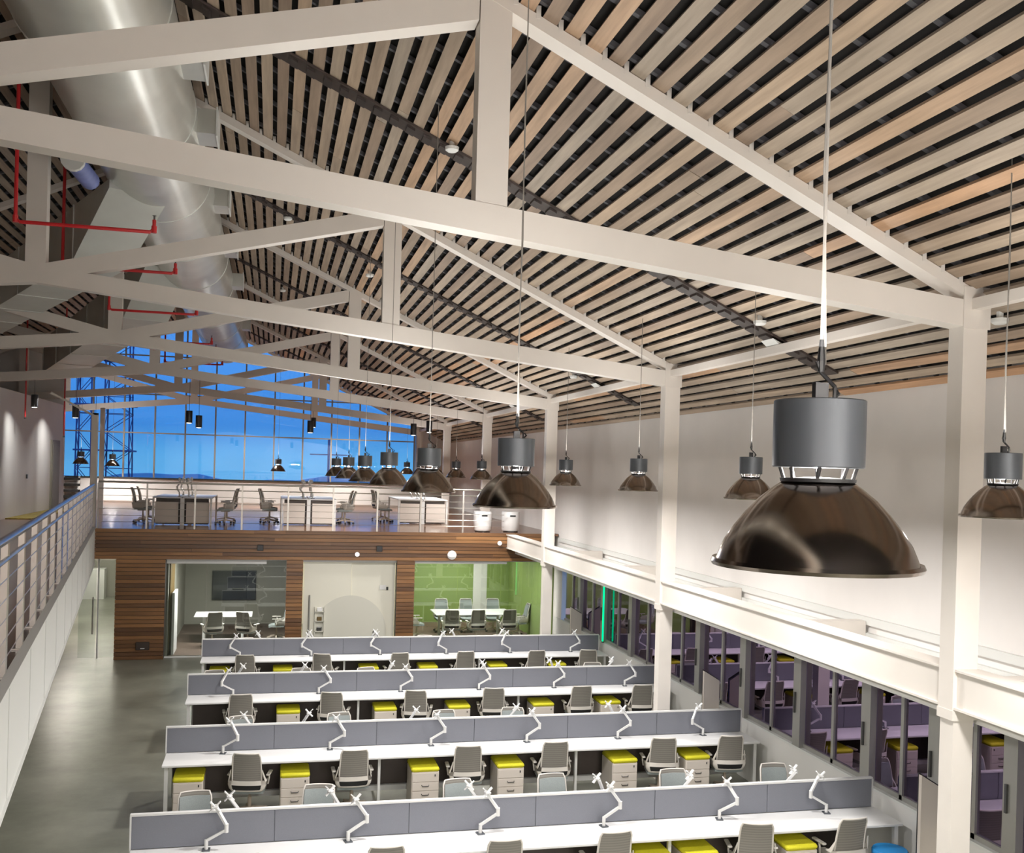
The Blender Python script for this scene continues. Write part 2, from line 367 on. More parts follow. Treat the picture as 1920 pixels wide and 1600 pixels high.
# white fascia of the left balcony, made of upright panels
fa = thing('balcony_fascia', 'tall white panelled fascia along the edge of the left balcony', 'fascia', (0, 0, 0))
y = 3.0; n = 0
while y < YB - 0.1:
    y2 = min(y + 1.62, YB - 0.02)
    x0, x1 = skew(y), skew(y2)
    MB().hexa([(x0 - 0.04, y + 0.012, 2.36), (x0, y + 0.012, 2.36), (x1, y2 - 0.012, 2.36), (x1 - 0.04, y2 - 0.012, 2.36), (x0 - 0.04, y + 0.012, MZ + 0.02), (x0, y + 0.012, MZ + 0.02), (x1, y2 - 0.012, MZ + 0.02), (x1 - 0.04, y2 - 0.012, MZ + 0.02)]).build('fascia_panel', M_SLABW, fa)
    y = y2
for zz in (2.345, MZ + 0.0202):
    MB().hexa([(skew(3) - 0.06, 3, zz), (skew(3) + 0.02, 3, zz), (skew(YB) + 0.02, YB, zz), (skew(YB) - 0.06, YB, zz), (skew(3) - 0.06, 3, zz + 0.015), (skew(3) + 0.02, 3, zz + 0.015), (skew(YB) + 0.02, YB, zz + 0.015), (skew(YB) - 0.06, YB, zz + 0.015)]).build('edge_strip', M_SLABW, fa)

# ------------------------------------------------------------------ outer walls
zt = zrb(XW) + 0.3
wr = struct(MB().box(XW, XW + 0.25, -6, YG, 2.62, zt).build('wall_right', M_WALL))
struct(MB().box(XW + 0.0, XW + 0.25, -6, YG, 0, 0.94).build('wall_right', M_WALLW))
struct(MB().box(XW - 0.03, XW + 0.2, -6, YB, 0.94, 0.97).build('trim_1', M_SLABW))      # window board
struct(MB().box(-12.65, -12.4, -6, YG, 0, 6.9).build('wall_left', M_WALL))
struct(MB().prism_xz([(-12.6, 0), (XW, 0), (XW, zrb(XW)), (XR, zrb(XR)), (-12.6, zrb(-12.6))], -6.2, -6.0).build('wall_near', M_WALL))
# far gable: low parapet under the glazing, lower storey solid
struct(MB().box(-12.4, XW, YG, YG + 0.2, 0, 4.14).build('wall_far', M_WALL))
struct(MB().box(-9.0, XW - 0.02, YG - 0.06, YG - 0.005, 4.10, 4.16).build('trim_2', M_CABLE))
struct(MB().prism_xz([(6.06, 4.14), (XW, 4.14), (XW, zrb(XW) + 0.24), (6.06, zrb(6.06) + 0.24)], YG, YG + 0.2).build('wall_far', M_WALL))
struct(MB().prism_xz([(-12.4, 4.14), (-8.45, 4.14), (-8.45, zrb(-8.45) + 0.24), (-12.4, zrb(-12.4) + 0.24)], YG, YG + 0.2).build('wall_far', M_WALL))
gw = struct(thing('window_1', '', '')); del gw['label']; del gw['category']
mull = [-8.40 + 1.2 * i for i in range(13)]
zb, rows = 4.16, [6.0, 7.6, 9.2, 11.5]
for i, x in enumerate(mull):
    MB().box(x - 0.03, x + 0.03, YG + 0.02, YG + 0.12, zb, zrb(x) + 0.1).build('mullion', M_GRAYFR, gw)
for zz in rows[:3]:
    xs = [x for x in (mull[0], mull[-1])]
    xl = max(-8.4, XR - (zrb(XR) - zz) / 0.465); xr = min(6.0, XR + (zrb(XR) - zz) / 0.465)
    MB().box(xl, xr, YG + 0.03, YG + 0.11, zz - 0.025, zz + 0.025).build('transom', M_GRAYFR, gw)
for i in range(12):
    x0, x1 = mull[i] + 0.03, mull[i + 1] - 0.03; lo = zb
    for hi in rows:
        t0, t1 = min(hi, zrb(x0) + 0.05), min(hi, zrb(x1) + 0.05)
        if t0 > lo + 0.05 and t1 > lo + 0.05:
            MB().prism_xz([(x0, lo + 0.02), (x1, lo + 0.02), (x1, t1 - 0.02), (x0, t0 - 0.02)], YG + 0.065, YG + 0.075).build('pane', M_SKYGLASS, gw)
        lo = hi

# ------------------------------------------------------------------ roof: boards, battens, felt
DECK = 0.115
def slope_pt(x, dz, left=False):
    """a point on the board plane; dz measured upward"""
    return (2 * XR - x if left else x, zrb(x) + DECK + dz)
for left in (False, True):
    a, c = slope_pt(XW + 0.2, 0.14, left), slope_pt(XR, 0.14, left)
    if left: a = slope_pt(15.5 - 9.0 + 0.0, 0.14, left)
    cl_ = struct(MB().prism_xz([a, c, (c[0], c[1] + 0.1), (a[0], a[1] + 0.1)], -6, YG + 0.3).build('ceiling', M_FELT))
    # battens seen through the gaps
    mb = MB()
    y = -1.0
    while y < YG:
        p, q = slope_pt(XW - 0.05 if not left else 6.0, 0.075, left), slope_pt(XR, 0.075, left)
        mb.hexa([(p[0], y, p[1]), (p[0], y + 0.05, p[1]), (q[0], y + 0.05, q[1]), (q[0], y, q[1]), (p[0], y, p[1] + 0.05), (p[0], y + 0.05, p[1] + 0.05), (q[0], y + 0.05, q[1] + 0.05), (q[0], y, q[1] + 0.05)])
        y += 0.58
    o = mb.build('batten', M_BATTEN, cl_); o['kind'] = 'stuff'
    # boards
    ang = math.atan(0.465) * (1 if not left else -1)
    cache = {}
    x = XW - 0.10; k = 0
    limit = XR + 0.08
    while x > limit:
        if left and x > 6.2: x -= 0.19; k += 1; continue
        y = 0.6 if not left else 9.0
        cuts = [y] + sorted(random.uniform(7, 40) for _ in range(3 if not left else 1)) + [YG]
        cuts = [cuts[0]] + [v for u, v in zip(cuts, cuts[1:]) if v - u > 1.5]
        if cuts[-1] < YG: cuts[-1] = YG
        for y0, y1 in zip(cuts, cuts[1:]):
            L = y1 - y0
            key = round(L * 2) / 2
            if key not in cache:
                cache[key] = MB().box(-0.065, 0.065, 0, 1, 0, 0.03).data('slat', M_SLAT)
            px, pz = slope_pt(x, 0, left)
            me = MB().box(-0.065, 0.065, 0, L - 0.006, 0, 0.03).data('slat', M_SLAT)
            s_ = link('slat', me, cl_, (px, y0, pz + random.uniform(-0.004, 0.004)))
            s_.rotation_euler = (0, ang, 0)
        x -= 0.19; k += 1
# dark channels running up the slope in the middle of each bay
for i in range(6):
    yc = 4.45 + 7.02 * i
    p, q = slope_pt(6.95, -0.03), slope_pt(XR + 0.4, -0.03)
    ch = thing('roof_channel', ['dark brown channel across the roof boards above the hanging lamp nearest us', 'long dark brown channel across the boards between the two nearest trusses', 'dark brown channel across the boards between the second and third truss', 'thin dark channel across the boards between the third and fourth truss', 'thin dark channel across the boards between the fourth and fifth truss', 'farthest dark channel across the roof boards near the glass gable'][i], 'channel')
    MB().hexa([(p[0], yc - 0.15, p[1]), (p[0], yc + 0.15, p[1]), (q[0], yc + 0.15, q[1]), (q[0], yc - 0.15, q[1]), (p[0], yc - 0.15, p[1] + 0.028), (p[0], yc + 0.15, p[1] + 0.028), (q[0], yc + 0.15, q[1] + 0.028), (q[0], yc - 0.15, q[1] + 0.028)]).build('cover_board', M_CHAN, ch)
    mb = MB()
    x = 6.8
    while x > XR + 0.5:
        u = slope_pt(x, -0.06); v = slope_pt(x - 0.09, -0.06)
        mb.hexa([(u[0], yc - 0.10, u[1]), (u[0], yc + 0.10, u[1]), (v[0], yc + 0.10, v[1]), (v[0], yc - 0.10, v[1]), (u[0], yc - 0.10, u[1] + 0.028), (u[0], yc + 0.10, u[1] + 0.028), (v[0], yc + 0.10, v[1] + 0.028), (v[0], yc - 0.10, v[1] + 0.028)])
        x -= 0.19
    o = mb.build('cleat', M_CHAN, ch); o['kind'] = 'stuff'

# ------------------------------------------------------------------ trusses
TL = ['nearest the camera', 'second from the camera', 'third from the camera', 'fourth from the camera', 'fifth from the camera', 'farthest from the camera against the glass gable']
def mir(pts): return [(2 * XR - x, z) for x, z in pts][::-1]
def truss(i):
    y1 = TY[i]; y0 = y1 - 0.2; h = 0.24
    t = thing('roof_truss', 'white steel roof truss ' + TL[i], 'truss', (0, 0, 0))
    zl = lambda x: 6.267 + (7.255 - 6.267) * (6.02 - x) / 9.26
    zd = lambda x: 7.255 + 0.248 * (x - XR)
    chord = [(XC0 + 0.02, zl(XC0)), (XC0 + 0.02, zl(XC0) + h), (XR, zl(XR) + h), (XR, zl(XR))]
    post = [(1.51, zl(1.51) + h - 0.01), (1.51, zrb(1.51) + 0.05), (1.77, zrb(1.77) + 0.05), (1.77, zl(1.77) + h - 0.01)]
    diag = [(XR, zd(XR) + 0.003), (XR, zd(XR) + h), (1.50, zd(1.50) + h), (1.50, zd(1.50))]
    rb = 6.28
    raft = [(rb, zrb(rb)), (rb, zrb(rb) + 0.11), (XR, zrb(XR) + 0.11), (XR, zrb(XR))]
    for nm, pts, a, b in (('bottom_chord', chord, 0, 0), ('queen_post', post, 0.004, -0.004), ('diagonal_brace', diag, 0.002, -0.002), ('rafter', raft, 0, 0)):
        for k in (0, 1):
            MB().prism_xz(pts if k == 0 else mir(pts), y0 + a, y1 + b).build(nm, M_STEEL, t)
    MB().box(XR - 0.13, XR + 0.13, y0 + 0.006, y1 - 0.006, zl(XR) + 0.1, zrb(XR) + 0.06).build('king_post', M_STEEL, t)
    # packing blocks between rafter and boards
    mb = MB(); x = XW - 0.195
    while x > XR + 0.2:
        if x < 6.2:
            z = zrb(x) + 0.108
            mb.box(x - 0.020, x + 0.020, y0 - 0.004, y1 + 0.004, z - 0.03, z + 0.075)
        x -= 0.19
    o = mb.build('packing_block', M_STEEL, t); o['kind'] = 'stuff'
    # heel plate
    MB().box(XC0 - 0.01, XC0 + 0.27, y0 - 0.012, y0 + 0.0, zl(XC0) - 0.02, zl(XC0) + h + 0.12).build('heel_plate', M_STEEL, t)
for i in range(6): truss(i)
# right columns with their lower shafts
for i in range(6):
    y1 = TY[i]; y0 = y1 - 0.2
    c_ = thing('steel_column', 'white steel column carrying the right end of the roof truss ' + TL[i], 'column', (XC0, y0, 0))
    bz = MZ if y0 > YB else 0.0
    MB().box(0.0, 0.25, 0.0, 0.2, bz if bz else 2.79, 6.27).build('upper_shaft', M_STEEL, c_)
    if not bz:
        MB().box(0.02, 0.23, 0.01, 0.19, 0, 2.70).build('lower_shaft', M_STEEL, c_)
        MB().box(-0.005, 0.255, -0.01, 0.21, 2.70, 2.79).build('cap_plate', M_STEEL, c_)
    else:
        MB().box(-0.03, 0.28, -0.03, 0.23, MZ, MZ + 0.02).build('base_plate', M_STEEL, c_)
# eave tubes from column to column
for i in range(6):
    y0 = TY[i - 1] + 0.01 if i else -5.9; y1 = TY[i] - 0.21
    e_ = MB().box(6.09, 6.20, y0, y1, 6.42, 6.52).build('eave_tube', M_STEEL)
    tag(e_, ['white eave tube over the hall right of the nearest column', 'white eave tube between the nearest two right columns', 'white eave tube between the second and third right columns', 'white eave tube between the third and fourth right columns', 'white eave tube between the fourth and fifth right columns', 'farthest white eave tube beside the glass gable'][i], 'beam')
    if 0 < i < 4:
        yc = 4.45 + 7.02 * i
        b_ = MB().prism_xz([(6.11, 6.521), (6.18, 6.521), (6.24, zrb(6.24) + 0.05), (6.02, zrb(6.02) + 0.05)], yc - 0.16, yc + 0.16).build('bracket', M_SLABW)
        tag(b_, ['', 'pale bracket holding the dark channel on the eave tube between the nearest two columns', 'pale bracket holding the dark channel on the eave tube between the second and third columns', 'pale bracket holding the dark channel on the eave tube between the third and fourth columns'][i], 'bracket')
# spandrel beams (H sections) between the columns and short cross beams back to the wall
for i in range(4):
    y0 = TY[i - 1] + 0.0 if i else -5.9; y1 = TY[i] - 0.2
    if i == 3: y1 = YB - 0.06
    sb = thing('spandrel_beam', ['white steel beam right of the nearest column at window head height', 'white steel beam between the nearest two right columns at window head height', 'white steel beam between the second and third right columns at window head height', 'short white steel beam running into the wooden front of the upper floor'][i], 'beam')
    MB().box(6.03, 6.28, y0, y1, 3.145, 3.165).build('top_flange', M_STEEL, sb)
    MB().box(6.03, 6.28, y0, y1, 2.80, 2.82).build('bottom_flange', M_STEEL, sb)
    MB().box(6.06, 6.25, y0, y1, 2.82, 3.145).build('web', M_STEEL, sb)
for j, yb in enumerate([TY[0] - 0.1, 11.4, TY[1] - 0.1, 18.4, TY[2] - 0.1]):
    cb = MB().box(6.285, XW - 0.06, yb - 0.09, yb + 0.09, 2.80, 3.05).build('cross_beam', M_STEEL)
    tag(cb, 'white cross beam to the right wall, %s from the camera' % ORD[j], 'beam', None)
struct(MB().box(6.28, XW, -6, YB - 0.06, 2.66, 2.79).build('ceiling', M_WALLW))
struct(MB().box(XW - 0.055, XW - 0.001, -6, YB - 0.06, 3.00, 3.10).build('trim_3', M_SLABW))
struct(MB().box(XW - 0.055, XW - 0.001, -6, YB - 0.06, 2.80, 2.90).build('trim_4', M_SLABW))

# ------------------------------------------------------------------ windows of the right wall
thick = [6.95, 8.73, 9.95, 11.3, 13.02, 14.74, 16.5, 18.2, 19.96, 21.8, 23.6, 25.1]
for i in range(len(thick) - 1):
    y0, y1 = thick[i], thick[i + 1]
    w = thing('window_%d' % (i + 2), '', ''); del w['label']; del w['category']; struct(w)
    xa, xb = XW + 0.03, XW + 0.12; z0, z1 = 0.97, 2.64
    ym = (y0 + y1) / 2
    MB().box(xa - 0.06, xb, y0 - 0.10, y0 + 0.10, z0, z1).build('mullion', M_ALU, w)
    MB().box(xa, xb, ym - 0.03, ym + 0.03, z0, z1).build('glazing_bar', M_ALU, w)
    MB().box(xa, xb, y0 + 0.10, y1 - 0.10, z0, z0 + 0.06).build('bottom_rail', M_ALU, w)
    MB().box(xa, xb, y0 + 0.10, y1 - 0.10, z1 - 0.06, z1).build('top_rail', M_ALU, w)
    for a, b_ in ((y0 + 0.1, ym - 0.03), (ym + 0.03, y1 - 0.1)):
        MB().box(xa + 0.03, xa + 0.04, a, b_, z0 + 0.06, z1 - 0.06).build('pane', M_WIN, w)
    MB().box(xa - 0.085, xa - 0.06, y0 + 0.02, y0 + 0.05, 1.45, 1.75).build('handle', M_HANDLE, w)
struct(MB().box(XW, XW + 0.25, -6, 6.85, 0.94, 2.62).build('wall_right', M_WALL))
struct(MB().box(XW, XW + 0.25, 25.2, YG, 0.94, 2.62).build('wall_right', M_WALL))
# white side panels standing on the window board
for j, (yy, lab) in enumerate([(9.75, 'white slant-topped side panel standing by the window behind the nearest column'), (15.55, 'white slant-topped side panel by the window right of the second column'), (23.3, 'white slant-topped side panel by the window beyond the farthest desk row')]):
    wp = thing('side_panel', lab, 'panel')
    MB().prism_xz([(7.18, 0.0), (XW - 0.035, 0.0), (XW - 0.035, 1.38), (7.18, 1.55)], yy, yy + 0.05).build('board', M_PED, wp)
    MB().prism_xz([(7.18, 0.0), (XW - 0.035, 0.0), (XW - 0.035, 1.40), (7.18, 1.57)], yy + 0.052, yy + 0.07).build('backing', M_BLACK, wp)

# ------------------------------------------------------------------ wood clad front of the upper floor and the rooms below
wbk = struct(thing('wall_back', '', '')); del wbk['label']; del wbk['category']
pb = MB()
XL_, XE = skew(YB), XW - 0.3
def planks(x0, x1, z0, z1, pitch):
    n = max(1, round((z1 - z0) / pitch)); p = (z1 - z0) / n
    for k in range(n):
        segs = [x0]
        if x1 - x0 > 3:
            segs += sorted(random.uniform(x0 + 1, x1 - 1) for _ in range(2))
        segs.append(x1)
        for a, b_ in zip(segs, segs[1:]):
            if b_ - a < 0.05: continue
            d = random.uniform(0, 0.006)
            me = MB().box(-(b_ - a) / 2 + 0.001, (b_ - a) / 2 - 0.001, -0.03 - d, 0, 0.006, p - 0.006).data('plank', M_PLANK)
            link('plank', me, wbk, ((a + b_) / 2, YB, z0 + k * p))
planks(XL_, XE, 2.45, MZ + 0.0, 0.098)
COLW = [(-3.64, -2.50), (0.39, 0.80), (3.17, 3.63)]
for a, b_ in COLW: planks(a, b_, 0.0, 2.45, 0.098)
bk = MB()
bk.box(XL_ + 0.02, XE - 0.02, YB + 0.001, YB + 0.12, 2.46, MZ - 0.065)
for a, b_ in COLW: bk.box(a + 0.01, b_ - 0.01, YB + 0.001, YB + 0.35, 0, 2.46)
bk.build('backing_board', M_CHAN, wbk)
# partitions and back walls of the rooms
def plainwall(name, m, *b): return struct(MB().box(*b).build(name, m))
plainwall('wall_room', M_GREYW, -2.56, -2.46, YB + 0.36, 31, 0, 2.58)
plainwall('wall_room', M_GREYW, 0.55, 0.62, YB + 0.36, 31, 0, 2.58)
plainwall('wall_room', M_FROST, 0.64, 0.70, YB + 0.36, 31, 0, 2.58)
plainwall('wall_room', M_FROST, 3.28, 3.34, YB + 0.36, 31, 0, 2.58)
plainwall('wall_room', M_GREEN, 3.36, 3.42, YB + 0.36, 31, 0, 2.58)
plainwall('wall_room', M_GREYW, -2.56, 0.62, 31, 31.1, 0, 2.58)
plainwall('wall_room', M_FROST, 0.62, 3.34, 31, 31.1, 0, 2.58)
plainwall('wall_room', M_GREEN, 3.34, 6.28, 31, 31.1, 0, 2.58)
plainwall('wall_room', M_WALLW, 6.28, 6.72, 30.98, 31.1, 0, 2.58)
plainwall('wall_room', M_GREEN, 6.72, XW, 31, 31.1, 0, 2.58)
struct(MB().box(-2.46, 0.55, YB + 0.4, 31, 0.0, 0.012).build('floor', pbr('dark_brown_carpet', (0.09, 0.06, 0.045), 0.9, noise=0.1, scale=20)))
struct(MB().box(3.42, XW, YB + 0.4, 31, 0.0, 0.012).build('floor', pbr('brown_room_floor', (0.16, 0.10, 0.07), 0.7)))
plainwall('wall_room', M_GREEN, XW - 0.05, XW - 0.005, YB + 0.4, 31, 0, 2.58)
# glass fronts
def glassfront(num, x0, x1, n, door=None):
    w = thing('window_%d' % num, '', ''); del w['label']; del w['category']; struct(w)
    d = (x1 - x0) / n
    for k in range(n):
        MB().box(x0 + k * d + 0.006, x0 + (k + 1) * d - 0.006, YB + 0.20, YB + 0.212, 0.03, 2.42).build('pane', M_PARTGLASS, w)
    MB().box(x0, x1, YB + 0.17, YB + 0.24, 2.42, 2.46).build('head_rail', M_TRIM, w)
    MB().box(x0, x1, YB + 0.17, YB + 0.24, 0.0, 0.03).build('floor_rail', M_TRIM, w)
    return w
glassfront(20, -2.50, 0.39, 3)
glassfront(21, 3.63, 7.15, 3)
bl = MB().box(-2.48, -0.1, YB + 0.08, YB + 0.165, 2.34, 2.445).build('blind_cassette', M_TRIM); tag(bl, 'white blind cassette along the top of the dark glass meeting room', 'blind')
bl = MB().box(3.65, 6.1, YB + 0.08, YB + 0.165, 2.37, 2.445).build('blind_cassette', M_TRIM); tag(bl, 'pale blind cassette along the top of the green meeting room front', 'blind')
dr = thing('door_1', '', ''); del dr['label']; del dr['category']; struct(dr)
MB().box(0.83, 2.02, YB + 0.14, YB + 0.17, 0.01, 2.38).build('leaf', M_FROST, dr)
MB().box(2.03, 3.15, YB + 0.19, YB + 0.22, 0.01, 2.38).build('leaf', M_FROST, dr)
MB().box(0.80, 3.17, YB + 0.10, YB + 0.24, 2.39, 2.45).build('head_rail', M_TRIM, dr)
h_ = MB().tube([(0.98, YB + 0.10, 0.05), (0.98, YB + 0.10, 1.55)], 0.022, 8); h_.box(0.97, 0.99, YB + 0.10, YB + 0.14, 0.3, 0.33).box(0.97, 0.99, YB + 0.10, YB + 0.14, 1.3, 1.33)
h_.build('pull_bar', M_ALU, dr)
disc = MB()
cx_, cz_, rr = 2.02, 0.62, 0.92
pts = [(cx_ + rr * math.cos(a * math.pi / 24), cz_ + rr * math.sin(a * math.pi / 24)) for a in range(49)]
pts = [(min(3.12, p[0]), max(0.02, p[1])) for p in pts[:-1]]
disc.prism_xz(pts, YB + 0.132, YB + 0.138).build('film_disc', M_FROST2, dr)
lk = thing('door_controller', 'small white access reader with a black button beside the cream glass door', 'switch', (2.86, YB + 0.17, 1.68))
MB().box(-0.10, 0.06, 0.0, 0.018, 0.0, 0.12).build('plate', M_TRIM, lk); MB().box(0.07, 0.12, -0.004, 0.018, -0.01, 0.07).build('button', M_BLACK, lk)
tag(MB().bar((2.62, YB + 0.115, 0.62), (2.86, YB + 0.115, 0.25), 0.02, 0.05).build('door_stay', M_HANDLE), 'black slanted bar at the lower right of the cream glass door', 'bar')
# small shelf with things seen at the left of the cream door
sh = thing('wall_shelf', 'small cream shelf stack at the left of the cream glass door', 'shelf', (1.24, YB + 0.06, 0))
for zz in (0.35, 0.62, 0.88, 1.12): MB().box(-0.12, 0.12, 0.0, 0.075, zz, zz + 0.02).build('board', M_FROST2, sh)
MB().box(-0.125, -0.105, 0.0, 0.075, 0, 1.25).build('upright', M_FROST2, sh); MB().box(0.105, 0.125, 0.0, 0.075, 0, 1.25).build('upright', M_FROST2, sh)
for j, (zz, w_, m_) in enumerate([(0.37, 0.10, M_HANDLE), (0.64, 0.13, M_HANDLE), (0.90, 0.12, M_BROWNW), (1.14, 0.14, M_DESK)]):
    o = MB().box(1.24 - w_ / 2, 1.24 + w_ / 2, YB + 0.068, YB + 0.128, zz + 0.0, zz + 0.10, 0.012).build('storage_box', m_)
    tag(o, ['dark box on the lowest board of the cream shelf', 'dark box on the second board of the cream shelf', 'brown box on the third board of the cream shelf', 'white box on top of the cream shelf by the door'][j], 'box')
# dark meeting room furniture
tv = thing('wall_television', 'dark flat television on the back wall of the grey meeting room', 'television', (-1.05, 30.95, 1.18))
MB().box(-0.62, 0.62, -0.05, 0.03, -0.42, 0.42, 0.01).build('screen', M_TV, tv); MB().box(-0.64, 0.64, -0.03, 0.045, -0.44, 0.44).build('bezel', M_BLACK, tv)
dl = thing('door_leaf', 'narrow white door edge standing open in the grey meeting room', 'door', (-2.34, 26.6, 0.013))
MB().box(-0.03, 0.03, -0.5, 0.35, 0, 1.55).build('leaf', M_DESK, dl); MB().box(-0.045, -0.031, -0.4, -0.36, 0.9, 1.02).build('handle', M_HANDLE, dl)
tag(MB().box(-2.455, -2.43, 26.2, 27.3, 0.02, 2.3).build('door_lining', M_BROWNW), 'mustard door lining on the left wall of the grey meeting room', 'trim')
def meeting_table(name, lab, x0, x1, y0, y1, z, zf):
    t_ = thing(name, lab, 'table', ((x0 + x1) / 2, (y0 + y1) / 2, zf))
    hx, hy = (x1 - x0) / 2, (y1 - y0) / 2
    MB().box(-hx, hx, -hy, hy, z - zf - 0.03, z - zf, 0.008).build('tabletop', M_DESK, t_)
    for sx in (-1, 1):
        for sy in (-1, 1): MB().box(sx * (hx - 0.25) - 0.03, sx * (hx - 0.25) + 0.03, sy * (hy - 0.15) - 0.03, sy * (hy - 0.15) + 0.03, 0, z - zf - 0.03).build('leg', M_TRIM, t_)
    return t_
meeting_table('meeting_table', 'long white table in the green meeting room', 4.55, 6.80, 27.6, 28.7, 0.75, 0.012)
meeting_table('meeting_table', 'white table in the grey meeting room', -1.95, -0.45, 27.6, 28.5, 0.75, 0.012)

# fittings on the wood front
for x, lab in ((-0.26, 'small black square speaker on the planks above the grey meeting room'), (2.70, 'small black square speaker on the planks above the cream door')):
    s_ = thing('wall_speaker', lab, 'speaker', (x, YB - 0.04, 2.76)); MB().box(-0.075, 0.075, -0.05, 0, -0.075, 0.075, 0.008).build('cabinet', M_BLACK, s_); MB().box(-0.055, 0.055, -0.056, -0.05, -0.055, 0.055).build('grille', M_SPOT, s_)
for x, z, w_, lab in ((2.14, 2.61, 0.06, 'round white lamp on the planks above the cream glass door'), (4.59, 2.61, 0.12, 'oval white lamp on the planks above the green meeting room'), (5.86, 2.93, 0.06, 'round white lamp at the right end of the planks by the steel beam')):
    s_ = thing('wall_lamp', lab, 'lamp', (x, YB - 0.04, z)); MB().tube([(0, 0, 0), (0, -0.03, 0)], w_ * 1.0, 16).build('base', M_TRIM, s_)
    g = MB().lathe([(w_ * 0.9 * math.cos(a * 0.157), 0.05 * math.sin(a * 0.157)) for a in range(11)], 16); g.v = [(x_, -0.03 - z_, y_ * (0.5 if w_ > 0.1 else 1)) for x_, y_, z_ in g.v]
    g.build('diffuser', M_LIGHTFIT, s_, True)
s_ = thing('floor_socket', 'small dark socket plate with a pale tab low on the left wooden pillar', 'socket', (-2.98, YB - 0.04, 0.34))
MB().box(-0.16, 0.16, -0.02, 0, -0.10, 0.10, 0.01).build('plate', M_CHAN, s_); MB().box(-0.05, 0.05, -0.026, -0.02, -0.07, -0.05).build('tab', M_TRIM, s_)

# corridor left of the wooden pillar: glass door and end wall
plainwall('wall_corridor', M_GREYW, -12.4, -2.56, 37.5, 37.6, 0, 2.58)
gd = thing('glass_door', 'clear frameless glass door beside the left wooden pillar', 'door', (-4.05, YB + 0.25, 0))
MB().box(-0.02, 0.37, -0.006, 0.006, 0.02, 2.40).build('fixed_pane', M_PARTGLASS, gd)
MB().box(-0.45, -0.06, -0.006, 0.006, 0.02, 2.40).build('leaf', M_PARTGLASS, gd)
MB().tube([(-0.12, -0.05, 0.6), (-0.12, -0.05, 1.5)], 0.018, 8).build('pull_bar', M_STAIN, gd)
MB().box(-0.03, 0.0, -0.02, 0.02, 0.0, 2.44).build('post', M_TRIM, gd)
rd = MB().box(-8.2, -5.6, 36.8, 37.3, 0.0, 1.05).build('reception_counter', M_TRIM); tag(rd, 'low pale counter at the end of the bright corridor below the balcony', 'counter')
pl = thing('potted_plant', 'green leafy plant on the floor below the balcony edge', 'plant', (-6.5, 28.0, 0))
MB().lathe([(0.001, 0), (0.14, 0), (0.18, 0.3), (0.16, 0.3), (0.001, 0.27)], 14).build('pot', M_DESK, pl)
M_LEAF = pbr('dark_green_leaf', (0.02, 0.16, 0.07), 0.5)
for k in range(9):
    a = k * 0.7; lean = 0.25 + 0.03 * (k % 3)
    MB().surf([[(lean * s * math.cos(a) - 0.03 * math.sin(a) * q * math.sin(math.pi * (s * 0.9 + 0.05)), lean * s * math.sin(a) + 0.03 * math.cos(a) * q * math.sin(math.pi * (s * 0.9 + 0.05)), 0.28 + 0.55 * s - 0.15 * s * s) for q in (-1, 0, 1)] for s in (0, 0.25, 0.5, 0.75, 1)], (0, 0, 0.004)).build('leaf', M_LEAF, pl)

# ------------------------------------------------------------------ upper left: white wall, door, posts, railings
wl = struct(MB().box(-7.15, -6.95, 18, 36.2, MZ, 6.66).build('wall_left', M_WALLW))
struct(MB().prism_xz([(-12.4, MZ), (-6.95, MZ), (-6.95, zrb(-6.95) + 0.1), (-12.4, zrb(-12.4) + 0.1)], 36.25, 36.6).build('wall_left', M_WALLW))
d2 = thing('door_2', '', ''); del d2['label']; del d2['category']; struct(d2)
MB().box(-6.95, -6.90, 27.0, 28.1, MZ, MZ + 2.25).build('frame', M_WALL, d2)
MB().box(-6.90, -6.88, 27.07, 28.03, MZ + 0.01, MZ + 2.18).build('leaf', M_DESK, d2)
MB().tube([(-6.86, 27.2, MZ + 0.95), (-6.86, 27.2, MZ + 1.15)], 0.015, 6).build('handle', M_HANDLE, d2)
d3 = thing('door_3', '', ''); del d3['label']; del d3['category']; struct(d3)
MB().box(-6.95, -6.90, 34.4, 35.6, MZ, MZ + 2.25).build('frame', M_GREYW, d3)
MB().box(-6.90, -6.885, 34.5, 35.5, MZ + 0.01, MZ + 2.18).build('leaf', M_GREYW, d3)
o = MB().box(-6.94, -6.90, 31.2, 31.28, MZ + 1.05, MZ + 1.17).build('light_switch', M_HANDLE); tag(o, 'small dark switch on the upper left white wall', 'switch')
o = MB().box(-6.949, -6.91, 27.3, 27.85, MZ + 2.34, MZ + 2.50).build('exit_sign', M_TEAL); tag(o, 'teal sign box above the door on the upper left wall', 'sign')
o = MB().box(-6.94, -6.3, 29.0, 35.0, MZ + 0.001, MZ + 0.02).build('floor_mat', pbr('yellow_mat', (0.25, 0.19, 0.03), 0.8, noise=0.4, scale=12)); tag(o, 'yellow brown mat on the upper floor along the left wall', 'mat')
# slim posts near the corner of the balcony
for x, y, zt_, lab in ((-4.22, 25.75, 5.92, 'slim white post at the corner of the upper floor and the balcony'), (-5.66, 36.0, 6.6, 'slim grey post standing behind the corner post on the upper floor')):
    p_ = thing('slim_post', lab, 'post', (x, y, MZ)); MB().box(-0.07, 0.07, -0.07, 0.07, 0, zt_ - MZ).build('shaft', M_STEEL, p_); MB().box(-0.11, 0.11, -0.11, 0.11, 0, 0.015).build('base_plate', M_STEEL, p_)
    if y < 30: MB().bar((0, 0, zt_ - MZ - 0.03), (-1.0, 0, zt_ - MZ + 0.5), 0.05, 0.05).build('brace', M_STEEL, p_)
